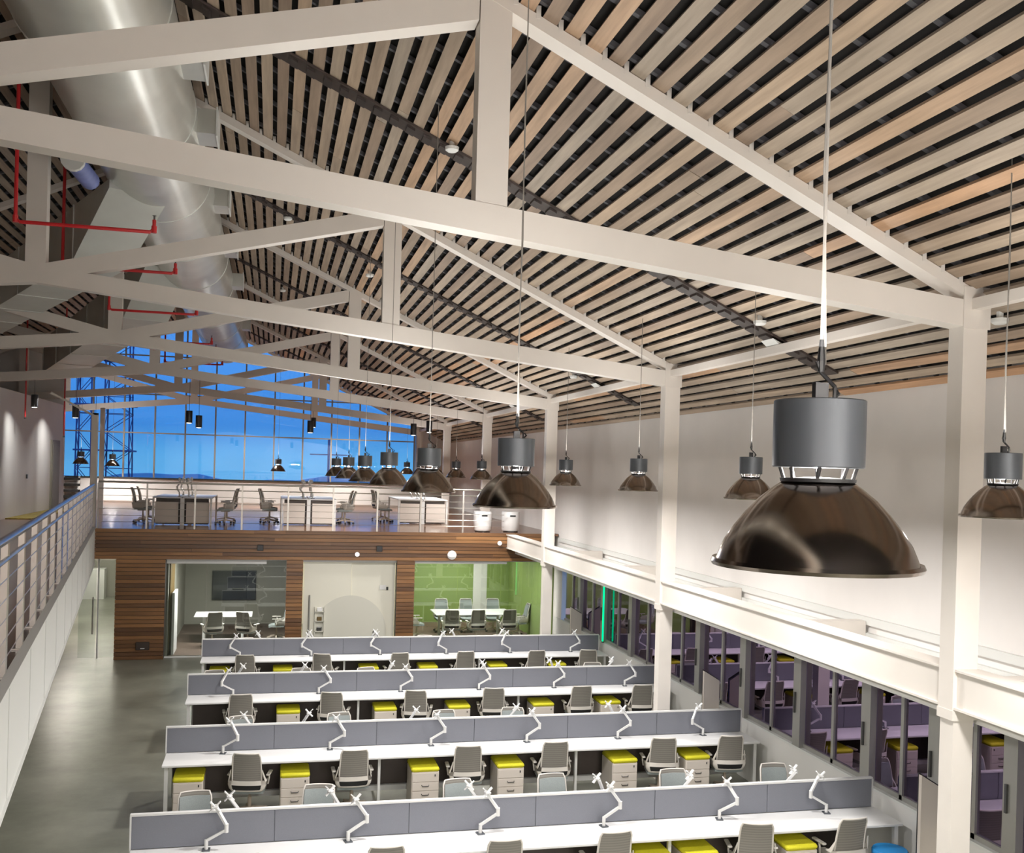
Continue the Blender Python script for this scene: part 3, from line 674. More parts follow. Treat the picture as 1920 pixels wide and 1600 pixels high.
# balcony railing
rl = thing('balcony_railing', 'stainless railing with horizontal cables along the left balcony edge', 'railing')
def off(y, d): return skew(y) - d
y = 4.5
while y < 25.4:
    MB().box(off(y, 0.08) - 0.025, off(y, 0.08) + 0.025, y - 0.025, y + 0.025, MZ, MZ + 1.02).build('post', M_STAIN, rl)
    MB().box(off(y, 0.08) - 0.06, off(y, 0.08) + 0.06, y - 0.06, y + 0.06, MZ, MZ + 0.012).build('base_plate', M_STAIN, rl)
    y += 1.21
MB().tube([(off(4.4, 0.06), 4.4, MZ + 1.05), (off(25.5, 0.06), 25.5, MZ + 1.05)], 0.032, 10).build('handrail', M_STAINB, rl, True)
MB().tube([(off(4.4, 0.06), 4.4, MZ + 0.90), (off(25.5, 0.06), 25.5, MZ + 0.90)], 0.018, 8).build('second_rail', M_STAINB, rl, True)
for k in range(5): MB().tube([(off(4.4, 0.06), 4.4, MZ + 0.15 + 0.15 * k), (off(25.5, 0.06), 25.5, MZ + 0.15 + 0.15 * k)], 0.005, 6).build('cable', M_STAIN, rl)
rl = thing('upper_floor_railing', 'stainless railing along the front of the far upper floor', 'railing')
x = -4.1
while x < 6.0:
    MB().box(x - 0.02, x + 0.02, YB + 0.08, YB + 0.12, MZ, MZ + 1.10).build('post', M_STAIN, rl); x += 1.123
MB().tube([(-4.1, YB + 0.1, MZ + 1.13), (6.0, YB + 0.1, MZ + 1.13)], 0.026, 10).build('handrail', M_STAIN, rl, True)
for k, zz in enumerate((0.97, 0.80, 0.64, 0.48, 0.32, 0.16)): MB().tube([(-4.1, YB + 0.1, MZ + zz), (6.0, YB + 0.1, MZ + zz)], 0.014 if k == 0 else 0.006, 6).build('rail', M_STAIN, rl)
rk = thing('dark_shelf', 'dark slatted shelf against the far parapet at the left end of the glazing', 'shelf', (-7.9, 43.0, MZ))
for k in range(4): MB().box(-0.3, 0.3, 0, 0.3, 0.08 + 0.24 * k, 0.18 + 0.24 * k).build('slat', M_CABLE, rk)
for sx in (-0.3, 0.28): MB().box(sx, sx + 0.02, 0.02, 0.28, 0, 0.95).build('upright', M_SLABW, rk)

# ------------------------------------------------------------------ ducts
DX, DZ, DR = -1.83, 4.5 + H, 0.75
ad = thing('air_duct', 'large round galvanised air duct under the roof ridge', 'duct', (DX, 0, DZ))
ys = [-5.5] + [1.0 + 3.1 * i for i in range(13)]
ys = [v for v in ys if v < 38.6] + [38.8]
for a, b_ in zip(ys, ys[1:]):
    MB().lathe([(DR, 0), (DR, b_ - a - 0.004)], 48).build('duct_section', M_GALV, ad, True).matrix_local = Matrix.Translation((0, b_, 0)) @ Matrix.Rotation(math.pi / 2, 4, 'X')
    rg = MB().lathe([(DR, 0), (DR + 0.008, 0.004), (DR + 0.008, 0.03), (DR, 0.034)], 48)
    rg.build('seam_band', M_GALVD, ad, True).matrix_local = Matrix.Translation((0, b_, 0)) @ Matrix.Rotation(math.pi / 2, 4, 'X')
MB().lathe([(0.001, 0), (DR, 0)], 48).build('end_cap', M_GALVD, ad).matrix_local = Matrix.Translation((0, 38.8, 0)) @ Matrix.Rotation(math.pi / 2, 4, 'X')
for yy in (11.6, 14.0, 17.8, 21.6, 25.6, 29.5, 33.5):
    ob = MB(); ob.box(0.62, 0.98, yy - 0.28, yy + 0.28, -0.16, 0.16)
    o = ob.build('outlet_box', M_GALV, ad); MB().box(0.98, 1.0, yy - 0.31, yy + 0.31, -0.19, 0.19).build('grille', M_SLABW, o)
for yy in (3.0, 9.2, 15.4, 21.6, 27.8, 34.0):
    for sx in (-0.55, 0.25): MB().tube([(sx, yy, 0.5), (sx, yy, 0.5 + 0.72)], 0.012, 6).build('hanger_rod', M_HANDLE, ad)
def branch(lab, p, q, w, h):
    """sheet metal duct of rectangular section: p, q are near lower edge end points (world)"""
    t_ = thing('branch_duct', lab, 'duct')
    p, q = Vector(p), Vector(q); d = (q - p); L = d.length; d.normalize(); a = Vector((d.y, -d.x, 0)).normalized()
    n = max(1, round(L / 1.7))
    for k in range(n):
        u, v = p + d * (L * k / n + 0.006), p + d * (L * (k + 1) / n - 0.006)
        lift = Vector((0, 0, h * 0.85)) if k == 0 else Vector((0, 0, 0))
        MB().hexa([u + lift, u + a * w + lift, v + a * w, v, u + Vector((0, 0, h)), u + a * w + Vector((0, 0, h)), v + a * w + Vector((0, 0, h)), v + Vector((0, 0, h))]).build('duct_section', M_GALVD, t_)
        g = Vector((0, 0, -0.012)); e1 = v - d * 0.02; e2 = v + d * 0.02; o_ = a * 0.015
        MB().hexa([e1 - o_ + g, e1 + a * w + o_ + g, e2 + a * w + o_ + g, e2 - o_ + g, e1 - o_ + Vector((0, 0, h + 0.012)), e1 + a * w + o_ + Vector((0, 0, h + 0.012)), e2 + a * w + o_ + Vector((0, 0, h + 0.012)), e2 - o_ + Vector((0, 0, h + 0.012))]).build('flange', M_GALVD, t_)
    return t_
ZB = 3.45 + H
branch('wide grey branch duct leaving the round duct by the second truss', (-2.35, 15.0, 3.12 + H), (-6.9, 24.6, 2.84 + H), 0.85, 0.85)
branch('second grey branch duct, sloping down from behind the third truss to the left wall', (-2.70, 22.1, 3.31 + H), (-6.5, 30.9, 2.46 + H), 0.98, 0.95)
bw = thing('wrapped_pipe', 'blue wrapped pipe end beside the round duct near the second truss', 'pipe', (-2.62, 13.9, 8.72))
MB().tube([(0, 0, 0), (0.03, 1.0, 0.02)], 0.13, 14).build('blue_wrap', M_BLUEINS, bw, True); MB().tube([(0, -0.08, 0), (0, 0.0, 0)], 0.15, 14).build('end_ring', M_SLABW, bw); MB().tube([(0.02, 0.5, 0.1), (0.02, 0.5, 1.4)], 0.012, 6).build('hanger_rod', M_HANDLE, bw)

# ------------------------------------------------------------------ sprinkler pipes
def sprinkler(y, lab):
    s = thing('sprinkler_pipe', lab, 'pipe', (0, y, 7.85))
    x0, x1 = -3.27, -1.60
    MB().tube([(x0, 0, 2.15), (x0, 0, 0.05), (x0 + 0.05, 0, 0.0), (x1 - 0.05, 0, 0), (x1, 0, 0.05), (x1, 0, 0.16)], 0.024, 8).build('pipe', M_RED, s, True)
    for p in ((x0, 0, 0.03), (x1, 0, 0.03)): MB().tube([(p[0], 0, p[2] - 0.04), (p[0], 0, p[2] + 0.05)], 0.034, 8).build('elbow', M_RED, s)
    MB().lathe([(0.001, 0.16), (0.012, 0.16), (0.012, 0.21), (0.028, 0.215), (0.001, 0.22)], 10, (x1, 0, 0)).build('sprinkler_head', M_HANDLE, s)
for j, y in enumerate((13.8, 16.7, 21.2, 26.3, 28.2, 31.7)):
    sprinkler(y, ['red sprinkler pipe with a long level arm in front of the second truss', 'red sprinkler pipe just behind the second truss', 'red sprinkler pipe before the third truss', 'red sprinkler pipe behind the third truss', 'red sprinkler pipe before the fourth truss', 'farthest red sprinkler pipe under the ridge'][j])
for j, (x, y, z0, z1) in enumerate(((-6.62, 29.5, 5.95, zrb(-6.62) + 0.11), (-6.3, 33.0, 5.55, zrb(-6.3) + 0.06), (-6.6, 26.2, 5.7, zrb(-6.6) + 0.11))):
    s = thing('drop_pipe', ['thin red drop pipe above the door of the upper left wall', 'thin red drop pipe beside the pale end of the upper left wall', 'thin red drop pipe at the left edge under the branch ducts'][j], 'pipe', (x, y, z0))
    MB().tube([(0, 0, 0), (0, 0, z1 - z0)], 0.022, 8).build('pipe', M_RED, s); MB().lathe([(0.001, -0.05), (0.03, -0.05), (0.03, 0.0), (0.001, 0.0)], 10).build('sprinkler_head', M_HANDLE, s)
s = thing('drop_pipe', 'short red drop pipe with a round cap beside the round duct at the top left', 'pipe', (-2.82, 9.9, 8.95))
MB().tube([(0, 0, 0), (0, 0, 0.42), (-0.1, 0.25, 0.8)], 0.024, 8).build('pipe', M_RED, s, True); MB().lathe([(0.001, -0.1), (0.045, -0.08), (0.045, 0.0), (0.001, 0.02)], 12).build('cap', M_RED, s)

# ------------------------------------------------------------------ pendant lamps
def lamp_master(label, loc):
    """origin at the centre of the rim"""
    t = thing('pendant_lamp', label, 'lamp', loc, 0, 'bronze dome pendant lamps')
    prof = [(0.274, 0.0), (0.266, 0.022), (0.252, 0.055), (0.226, 0.095), (0.195, 0.135), (0.158, 0.175), (0.118, 0.208), (0.098, 0.222)]
    inner = [(r - 0.006, z) for r, z in prof][::-1]
    MB().lathe(prof + inner, 48).build('shade', M_BRONZE, t, True)
    MB().lathe([(0.272, 0.002), (0.284, 0.004), (0.288, -0.006), (0.284, -0.016), (0.270, -0.014), (0.268, 0.0)], 48).build('rim', M_BRONZE, t, True)
    mb = MB()
    for k in range(8):
        a = k * math.pi / 4 + 0.2
        mb.tube([(0.088 * math.cos(a), 0.088 * math.sin(a), 0.215), (0.104 * math.cos(a + 0.1), 0.104 * math.sin(a + 0.1), 0.268)], 0.0055, 6)
    o = mb.build('clip', M_BLACK, t); o['kind'] = 'stuff'
    MB().lathe([(0.03, 0.225), (0.102, 0.222), (0.104, 0.232), (0.03, 0.236)], 32).build('neck_ring', M_BLACK, t, True)
    MB().lathe([(0.001, 0.262), (0.122, 0.262), (0.125, 0.265), (0.125, 0.447), (0.122, 0.450), (0.001, 0.450)], 40).build('housing', M_HOUS, t, True)
    MB().lathe([(0.001, 0.10), (0.022, 0.10), (0.045, 0.15), (0.045, 0.225), (0.001, 0.225)], 16).build('bulb', M_WHITEIN, t, True)
    hk = MB(); hk.tube([(0.045, 0, 0.45), (0.045, 0, 0.49), (0.0, 0, 0.53), (-0.012, 0, 0.56)], 0.006, 6); hk.tube([(0.05, 0.03, 0.45), (0.075, 0.03, 0.475), (0.06, 0.03, 0.49)], 0.006, 6); hk.box(-0.02, 0.02, -0.01, 0.01, 0.45, 0.50)
    hk.build('hook', M_BLACK, t)
    return t
LAB_A = ['largest dark bronze dome lamp hanging close to the camera', 'second bronze dome lamp from the camera in the middle row', 'third bronze dome lamp from the camera in the middle row', 'fourth bronze dome lamp from the camera in the middle row', 'fifth bronze dome lamp from the camera in the middle row', 'sixth bronze dome lamp from the camera in the middle row', 'seventh bronze dome lamp, farthest of the middle row']
LAB_B = ['bronze dome lamp at the right edge, nearest of the row by the white wall'] + ['%s bronze dome lamp from the camera in the row along the right white wall' % ORD[k] for k in range(1, 10)]
LAB_C = ['small bronze dome lamp before the far glass left of the slim post', 'small bronze dome lamp alone before the middle of the far glass', 'smallest bronze dome lamp at the far glass right of the slim post']
L0 = None
for (x, y, z), lab in zip(ROW_A + ROW_B + ROW_C, LAB_A + LAB_B + LAB_C):
    if L0 is None: L0 = lamp_master(lab, (x, y, z)); l_ = L0
    else: l_ = copy_tree(L0, (x, y, z), 0, lab)
for l_, (x, y, z) in zip([L0] + [o for o in bpy.data.objects if o.name.startswith('pendant_lamp.')], ROW_A + ROW_B + ROW_C):
    top = zrb(x) + DECK - 0.0 - z
    mb = MB(); mb.tube([(0, 0, 0.53), (0, 0, top)], 0.0045, 6)
    if y < 8: mb.tube([(0.012, 0.0, 0.55), (-0.004, 0.004, 1.1), (0.006, 0, 1.8), (-0.004, 0, 2.6), (0.004, 0, top)], 0.004, 6)
    mb.build('wire', M_WIRE, l_)
    MB().lathe([(0.001, 0.53), (0.009, 0.53), (0.012, 0.56), (0.006, 0.62), (0.001, 0.62)], 8).build('gripper', M_BLACK, l_)

# black cylinder spots under the truss chords
def spot(x, y, z, lab):
    s = thing('cylinder_spot', lab, 'spotlight', (x, y, z))
    MB().lathe([(0.001, 0.34), (0.085, 0.34), (0.088, 0.335), (0.088, 0.0), (0.075, 0.0), (0.07, 0.03), (0.001, 0.03)], 20).build('body', M_SPOT, s, True)
    MB().lathe([(0.001, -0.012), (0.055, -0.008), (0.07, 0.004)], 20).build('lens', M_SPOTGLOW, s)
    top = 6.267 + 0.1067 * (6.02 - (x if x > XR else 2 * XR - x))
    MB().tube([(0, 0, 0.34), (0, 0, top - z)], 0.006, 6).build('stem', M_SPOT, s)
T4, T5 = TY[3] - 0.1, TY[4] - 0.1
for (x, y, z), lab in zip(((-6.26, T4, 6.20), (-5.23, T4, 5.96), (-5.86, T5, 6.07), (-2.30, T4, 5.93), (-2.04, T4, 5.81), (1.00, T4, 5.78), (1.345, T5, 6.20), (3.95, T4, 5.81), (4.41, T4, 5.91)),
                          ('black cylinder spotlight in front of the upper left white wall', 'black cylinder spotlight at the left edge of the far glass', 'black cylinder spotlight above the slim corner post', 'left one of two black cylinder spotlights left of the middle of the glass', 'right one of two black cylinder spotlights left of the middle of the glass', 'lower one of the overlapping black cylinder spotlights in mid glass', 'upper one of the overlapping black cylinder spotlights in mid glass', 'black cylinder spotlight before the right edge of the far glass', 'black cylinder spotlight just right of the far glass')):
    spot(x, y, z, lab)
# small white detectors under the boards
for j, (x, y) in enumerate(((0.14, 18.55), (1.73, 19.5), (5.70, 11.05), (5.70, 18.75), (6.5, 7.9), (1.89, 11.23), (0.12, 26.3))):
    z = zrb(x) + DECK
    d_ = thing('smoke_detector', ['white smoke detector near the round duct beyond the nearest truss', 'small white detector beside the second truss post', 'white smoke detector by the eave bracket between the nearest columns', 'white smoke detector by the eave bracket beyond the second column', 'white smoke detector under the boards at the right edge', 'small white detector on the boards left of the nearest truss post', 'white smoke detector on the boards beyond the third truss'][j], 'detector', (x, y, z - 0.11))
    MB().lathe([(0.001, 0), (0.05, 0.002), (0.075, 0.02), (0.08, 0.055), (0.001, 0.055)], 18).build('body', M_SLABW, d_, True); MB().lathe([(0.001, 0.05), (0.03, 0.05), (0.03, 0.12), (0.001, 0.12)], 10).build('stem', M_SLABW, d_)

# ------------------------------------------------------------------ bench desks
YR = [10.969, 14.538, 18.106, 21.675]
XL, XRt, PITCH = -1.343, 7.38, 1.4538
DZT, DEP = 0.79, 0.60
RN = ['nearest', 'second', 'third', 'farthest']
def bench(i):
    yr = YR[i]
    t = thing('bench_desk', ['nearest long white bench desk with a grey screen', 'second long white bench desk with a grey screen', 'third long white bench desk with a grey screen', 'farthest long white bench desk with a grey screen'][i], 'desk', (0, yr, 0))
    MB().box(XL, XRt, -0.03 - DEP, -0.03, DZT - 0.03, DZT, 0.006).build('worktop', M_DESK, t)
    notch = i in (1, 3); ny = 0.19 if i == 1 else 0.065
    if notch:
        MB().prism_xy([(XL, 0.03), (XRt, 0.03), (XRt, 0.03 + DEP), (6.30, 0.03 + DEP), (6.30, ny), (5.98, ny), (5.98, 0.03 + DEP), (XL, 0.03 + DEP)], DZT - 0.03, DZT).build('worktop', M_DESK, t)
    else:
        MB().box(XL, XRt, 0.03, 0.03 + DEP, DZT - 0.03, DZT, 0.006).build('worktop', M_DESK, t)
    for k in range(6):
        x0, x1 = XL + PITCH * k + 0.003, XL + PITCH * (k + 1) - 0.003
        if k == 5: x1 = XRt - 0.03
        MB().box(x0 + 0.0, x1, -0.022, 0.022, DZT + 0.002, 1.135, 0.004).build('screen_panel', M_SCREEN, t)
    MB().box(XL + 0.01, XRt - 0.04, -0.012, 0.012, DZT + 0.001, 1.13).build('screen_core', M_HOUS, t)
    MB().box(XL - 0.012, XRt - 0.02, -0.026, 0.026, 1.137, 1.158).build('top_trim', M_TRIM, t)
    MB().box(XL - 0.014, XL + 0.004, -0.026, 0.026, DZT - 0.03, 1.137).build('end_trim', M_TRIM, t)
    MB().box(XRt - 0.028, XRt - 0.01, -0.026, 0.026, DZT, 1.137).build('end_trim', M_TRIM, t)
    # end frames and inner posts
    for x in (XL + 0.03, XRt - 0.08):
        for sy in (-0.58, 0.53):
            if notch and x > 5 and sy > 0: pass
            MB().box(x, x + 0.05, sy, sy + 0.05, 0, DZT - 0.031).build('leg', M_TRIM, t)
        MB().box(x, x + 0.05, -0.53, 0.53, DZT - 0.085, DZT - 0.031).build('leg_bridge', M_TRIM, t)
    for k in (2, 4):
        x = XL + PITCH * k
        for sy in (-0.5, 0.45): MB().box(x - 0.018, x + 0.018, sy, sy + 0.05, 0, DZT - 0.031).build('leg', M_TRIM, t)
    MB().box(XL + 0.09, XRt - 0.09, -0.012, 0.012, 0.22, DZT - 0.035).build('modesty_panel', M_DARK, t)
    MB().box(XL + 0.09, XRt - 0.09, -0.06, 0.06, 0.14, 0.215).build('cable_tray', M_TRIM, t)
for i in range(4): bench(i)

# ---- chairs
def chair_master(label, loc, rotz):
    """seat faces +y; the backrest stands at -y"""
    t = thing('office_chair', label, 'chair', loc, rotz, 'grey mesh office chairs'); t.scale = (0.92, 0.90, 0.89)
    star = MB()
    for k in range(5):
        a = math.pi / 2 + k * 2 * math.pi / 5 + 0.3
        p = Vector((0.03 * math.cos(a), 0.03 * math.sin(a), 0.13)); q = Vector((0.29 * math.cos(a), 0.29 * math.sin(a), 0.085)); sd = Vector((-math.sin(a), math.cos(a), 0))
        star.hexa([p - sd * 0.032 - Vector((0, 0, 0.025)), p + sd * 0.032 - Vector((0, 0, 0.025)), q + sd * 0.02 - Vector((0, 0, 0.016)), q - sd * 0.02 - Vector((0, 0, 0.016)), p - sd * 0.028 + Vector((0, 0, 0.02)), p + sd * 0.028 + Vector((0, 0, 0.02)), q + sd * 0.017 + Vector((0, 0, 0.012)), q - sd * 0.017 + Vector((0, 0, 0.012))])
    star.build('star_base', M_BASEC, t)
    for k in range(5):
        a = math.pi / 2 + k * 2 * math.pi / 5 + 0.3; c = (0.28 * math.cos(a), 0.28 * math.sin(a), 0.034)
        d = Vector((-math.sin(a), math.cos(a), 0)) * 0.022
        MB().tube([Vector(c) - d, Vector(c) + d], 0.033, 10).build('caster', M_BLACK, t)
    MB().lathe([(0.028, 0.09), (0.028, 0.30), (0.02, 0.30), (0.02, 0.41)], 12).build('gas_column', M_BASEC, t, True)
    # seat cushion
    g = []
    for r_ in range(7):
        v = r_ / 6; yy = -0.22 + 0.46 * v; row = []
        for c_ in range(7):
            u = c_ / 6 * 2 - 1; w_ = 0.235 * (1 - 0.10 * v ** 3); row.append((u * w_, yy - (0.03 * u * u if v > 0.9 else 0), 0.455 + 0.012 * u * u - 0.03 * max(0, v - 0.6) ** 2 * 4))
        g.append(row)
    MB().surf(g, (0, 0, -0.055)).build('seat', M_SEATF, t, True)
    MB().box(-0.10, 0.10, -0.14, 0.12, 0.375, 0.40, 0.01).build('mechanism', M_SHELL, t)
    # backrest mesh: curved panel leaning back
    def bp(u, v):       # u -1..1, v 0..1
        w_ = 0.225 - 0.03 * v - 0.012 * (1 - v) ** 2
        edge = max(0.0, v - 0.86) / 0.14
        w2 = w_ * (1 - 0.10 * edge * edge)
        yy = -0.235 - 0.10 * v + 0.055 * (1 - u * u) * -0.6 + 0.05 * math.sin(v * 3.0) * 0.35
        return (u * w2, yy, 0.60 + 0.455 * v)
    g = [[bp(c_ / 8 * 2 - 1, r_ / 9) for c_ in range(9)] for r_ in range(10)]
    MB().surf(g, (0, 0.014, 0)).build('backrest', M_MESHBACK, t, True)
    MB().surf([[tuple(Vector(p) + Vector((0, 0.018, 0))) for p in row] for row in [[(q[0] * 0.93, q[1], q[2]) for q in r_] for r_ in g[1:-1]]], (0, 0.012, 0)).build('back_cushion', M_SEATF, t, True)
    loop = [bp(-1, v / 8) for v in range(9)] + [bp(u / 4 - 1, 1) for u in range(1, 8)] + [bp(1, 1 - v / 8) for v in range(9)] + [bp(1 - u / 4, 0) for u in range(1, 8)]
    MB().tube([(x, y + 0.004, z) for x, y, z in loop], 0.0125, 6, closed=True).build('back_frame', M_SHELL, t, True)
    # white bucket that wraps from the back to the arms, with its lower opening
    def ring(zc, hw, hy, fwd):
        pts = []
        for k in range(15):
            a = math.pi * (k / 14) ; x = -hw * math.cos(a); yb_ = -0.26 - hy * math.sin(a) + 0.03
            pts.append((x, yb_ + (0.0 if 0 < k < 14 else 0.0), zc))
        return [(-hw, fwd, zc)] + pts + [(hw, fwd, zc)]
    lev = [ring(0.455, 0.225, 0.05, 0.02), ring(0.50, 0.262, 0.075, 0.04), ring(0.56, 0.278, 0.082, 0.03), ring(0.625, 0.270, 0.078, -0.12)]
    band1 = MB(); band1.surf([lev[0], [tuple(Vector(a) * 0.5 + Vector(b_) * 0.5) for a, b_ in zip(lev[0], lev[1])]], (0, 0.012, 0)); band1.surf([lev[2], lev[3]], (0, 0.012, 0))
    for sgn in (0, 1):
        sub = [l[:5] if sgn == 0 else l[-5:] for l in lev]; band1.surf(sub, (0, 0.012, 0))
        side = -1 if sgn == 0 else 1
        band1.surf([[(side * 0.262, -0.245, 0.60), (side * 0.268, -0.20, 0.60), (side * 0.268, -0.13, 0.60)], [(side * 0.238, -0.275, 0.70), (side * 0.246, -0.245, 0.68), (side * 0.256, -0.20, 0.64)], [(side * 0.222, -0.30, 0.80), (side * 0.225, -0.29, 0.79), (side * 0.228, -0.28, 0.77)]], (side * 0.012, 0, 0))
    band1.build('shell', M_SHELL, t, True)
    MB().surf([l[4:-4] for l in lev[0:3]], (0, 0.006, 0)).build('dark_opening_sheet', M_BLACK, t, True).location = (0, 0.018, 0)  # black sheet put in for the dark of the lumbar opening
    for sx in (-1, 1):
        ar = MB().tube([(sx * 0.265, 0.0, 0.50), (sx * 0.285, -0.02, 0.60), (sx * 0.285, 0.0, 0.655)], 0.014, 8)
        ar.box(min(sx * 0.255, sx * 0.315), max(sx * 0.255, sx * 0.315), -0.13, 0.13, 0.655, 0.68, 0.01)
        ar.build('armrest', M_SHELL, t)
    return t
CH0 = None
def place_chair(x, y, rz, lab, z=0.0):
    global CH0
    if CH0 is None:
        CH0 = chair_master(lab, (x, y, z), rz); return CH0
    return copy_tree(CH0, (x, y, z), rz, lab)   # scale comes with the source
NEAR = [[(-0.22, 0.05), (1.24, 0.0), (2.50, -0.02), (3.74, 0.05), (5.50, -0.35), (6.62, 0.1)],
        [(-0.20, -0.25), (1.19, 0.02), (2.81, -0.1), (4.10, -0.05), (5.81, -0.25), (6.88, -0.2)],
        [(-0.45, 0.1), (1.14, -0.3), (2.60, -0.3), (4.00, -0.2), (5.62, -0.05), (6.82, -0.15)],
        [(-0.44, -0.1), (1.16, -0.4), (2.68, 0.15), (4.13, 0.0), (5.70, 0.05), (6.95, -0.35)]]
FAR = [[(-0.75, 0.1), (0.60, -0.1), (2.32, 0.1), (3.51, 0.05), (5.11, 0.0), (6.53, -0.1)],
       [(-0.35, 0.1), (1.14, 0.2), (2.75, 0.1), (3.80, -0.2)],
       [(-0.93, 0.1), (0.61, 0.0), (1.90, 0.3), (6.35, -0.1)],
       [(-0.44, 0.2), (3.47, -0.1), (5.29, 0.1)]]
for i in range(4):
    for k, (x, a) in enumerate(NEAR[i]):
        place_chair(x, YR[i] - 0.43 - 0.02 * (k % 3), a * 0.7, 'grey chair with its back to us, %s from left at the %s desk row' % (ORD[k], RN[i]))
    for k, (x, a) in enumerate(FAR[i]):
        place_chair(x * (YR[i] + 1.3) / (YR[i] + 0.95), YR[i] + 1.04 + 0.04 * (k % 2), math.pi + a, 'grey chair facing us behind the screen of the %s desk row, %s from left' % (RN[i], ORD[k]))
for k, (x, y, a) in enumerate(((4.95, 27.35, -0.1), (5.65, 27.35, 0.05), (6.55, 27.35, 0.05), (5.00, 29.15, math.pi), (5.76, 29.15, math.pi + 0.05), (6.55, 29.15, math.pi - 0.1), (4.10, 28.2, -math.pi / 2), (7.12, 28.3, math.pi / 2))):
    place_chair(x, y, a, ['grey chair at the near left of the white table in the green room', 'grey chair at the near middle of the white table in the green room', 'grey chair at the near right of the white table in the green room', 'grey chair behind the left of the white table in the green room', 'grey chair behind the middle of the white table in the green room', 'grey chair behind the right of the white table in the green room', 'grey chair at the left end of the white table in the green room', 'grey chair at the right end of the white table in the green room'][k], 0.012)
for k, (x, y, a) in enumerate(((-1.45, 27.2, 0.3), (-0.55, 27.2, -0.5), (0.20, 28.2, math.pi / 2))):
    place_chair(x, y, a, ['grey chair in front of the left of the table in the dark meeting room', 'grey chair in front of the right of the table in the dark meeting room', 'grey chair at the right end of the table in the dark meeting room'][k], 0.012)

# ---- pedestals
def ped_master(label, loc):
    t = thing('drawer_pedestal', label, 'drawer unit', loc, 0, 'cream pedestals with yellow cushions')
    MB().box(-0.195, 0.195, -0.24, 0.24, 0.03, 0.565, 0.006).build('body', M_PED, t)
    mb = MB()
    for sx in (-0.16, 0.16):
        for sy in (-0.2, 0.2): mb.tube([(sx - 0.012, sy, 0.016), (sx + 0.012, sy, 0.016)], 0.016, 8)
    mb.build('caster', M_BLACK, t)
    for z0, z1 in ((0.05, 0.295), (0.303, 0.42), (0.428, 0.55)):
        d = MB().box(-0.185, 0.185, -0.253, -0.24, z0, z1, 0.004).build('drawer', M_PED, t)
        if z1 < 0.5:
            zc = z1 - 0.05
            MB().tube([(-0.05, -0.253, zc + 0.012), (-0.045, -0.27, zc), (0.045, -0.27, zc), (0.05, -0.253, zc + 0.012)], 0.006, 6).build('handle', M_HANDLE, d)
        else:
            MB().box(0.13, 0.145, -0.258, -0.253, 0.50, 0.53).build('lock', M_HANDLE, d)
    # upholstered top with softly rounded edges
    MB().box(-0.20, 0.20, -0.255, 0.245, 0.567, 0.625, 0.02).build('cushion', M_YEL, t, True)
    return t
PEDS = [[4.245, 4.80, 6.04], [-1.0, 0.40, 2.20, 3.44, 5.18, 6.345], [0.36, 2.03, 3.35, 4.91, 6.20], [-0.97, 0.30, 2.08, 3.34, 4.87, 6.21]]
P0 = None
for i in range(4):
    for k, x in enumerate(PEDS[i]):
        lab = 'cream drawer pedestal with yellow cushion, %s from the left under the %s desk row' % (ORD[k], RN[i])
        loc = (x, YR[i] - 0.42, 0)
        if P0 is None: P0 = ped_master(lab, loc)
        else: copy_tree(P0, loc, 0, lab)

# ---- monitor arms
def arm_master(label, loc, rotz, flip):
    t = thing('monitor_arm', label, 'monitor arm', loc, rotz, 'white monitor arms')
    MB().box(-0.04, 0.04, -0.045, 0.045, 0, 0.012).build('clamp', M_HOUS, t)
    MB().lathe([(0.02, 0.012), (0.02, 0.11), (0.001, 0.11)], 12).build('pole', M_TRIM, t, True)
    ex, ez = 0.20 * flip, 0.215
    MB().bar((0, 0, 0.10), (ex, -0.02, ez), 0.03, 0.026).build('lower_arm', M_TRIM, t)
    MB().tube([(ex, -0.02, ez - 0.03), (ex, -0.02, ez + 0.06)], 0.023, 10).build('elbow', M_TRIM, t)
    hx, hy, hz = 0.08 * flip, 0.06, 0.44
    MB().bar((ex, -0.02, ez + 0.045), (hx, hy, hz), 0.03, 0.028).build('upper_arm', M_DESK, t)
    MB().tube([(hx, hy + 0.01, hz), (hx, hy - 0.045, hz + 0.01)], 0.018, 8).build('tilt_joint', M_TRIM, t)
    pl = MB()
    for s1 in (-1, 1):
        pl.bar((hx - 0.052, hy - 0.05, hz + 0.01 - 0.052 * s1), (hx + 0.052, hy - 0.05, hz + 0.01 + 0.052 * s1), 0.012, 0.036, (0, 1, 0))
    pl.bar((hx - 0.03, hy - 0.052, hz + 0.01), (hx + 0.03, hy - 0.052, hz + 0.01), 0.013, 0.06, (0, 1, 0))
    pl.build('mount_plate', M_DESK, t)
    return t
AX = [-0.58, 0.89, 2.35, 3.80, 5.24, 6.65]
FL = [[1, 1, 1, 1, 1, -1], [1, 1, 1, 1, 1, -1], [-1, 1, 1, 1, 1, 1], [-1, -1, -1, -1, -1, 1]]
A0 = {}
def place_arm(x, y, rz, fl, lab):
    if fl not in A0: A0[fl] = arm_master(lab, (x, y, DZT), rz, fl)
    else: copy_tree(A0[fl], (x, y, DZT), rz, lab)
for i in range(4):
    for k in range(6):
        place_arm(AX[k], YR[i] - 0.15, random.uniform(-0.25, 0.25), FL[i][k], 'white monitor arm before the screen, %s from left in the %s desk row' % (ORD[k], RN[i]))
    for k in range(6):
        if i in (1, 3) and k == 5: continue
        place_arm([-0.45, 0.63, 2.20, 3.74, 5.06, 6.45][k] + 0.05 * i, YR[i] + 0.19, math.pi + random.uniform(-0.3, 0.3), random.choice((1, -1)), 'white monitor arm behind the screen of the %s desk row, %s from left' % (RN[i], ORD[k]))
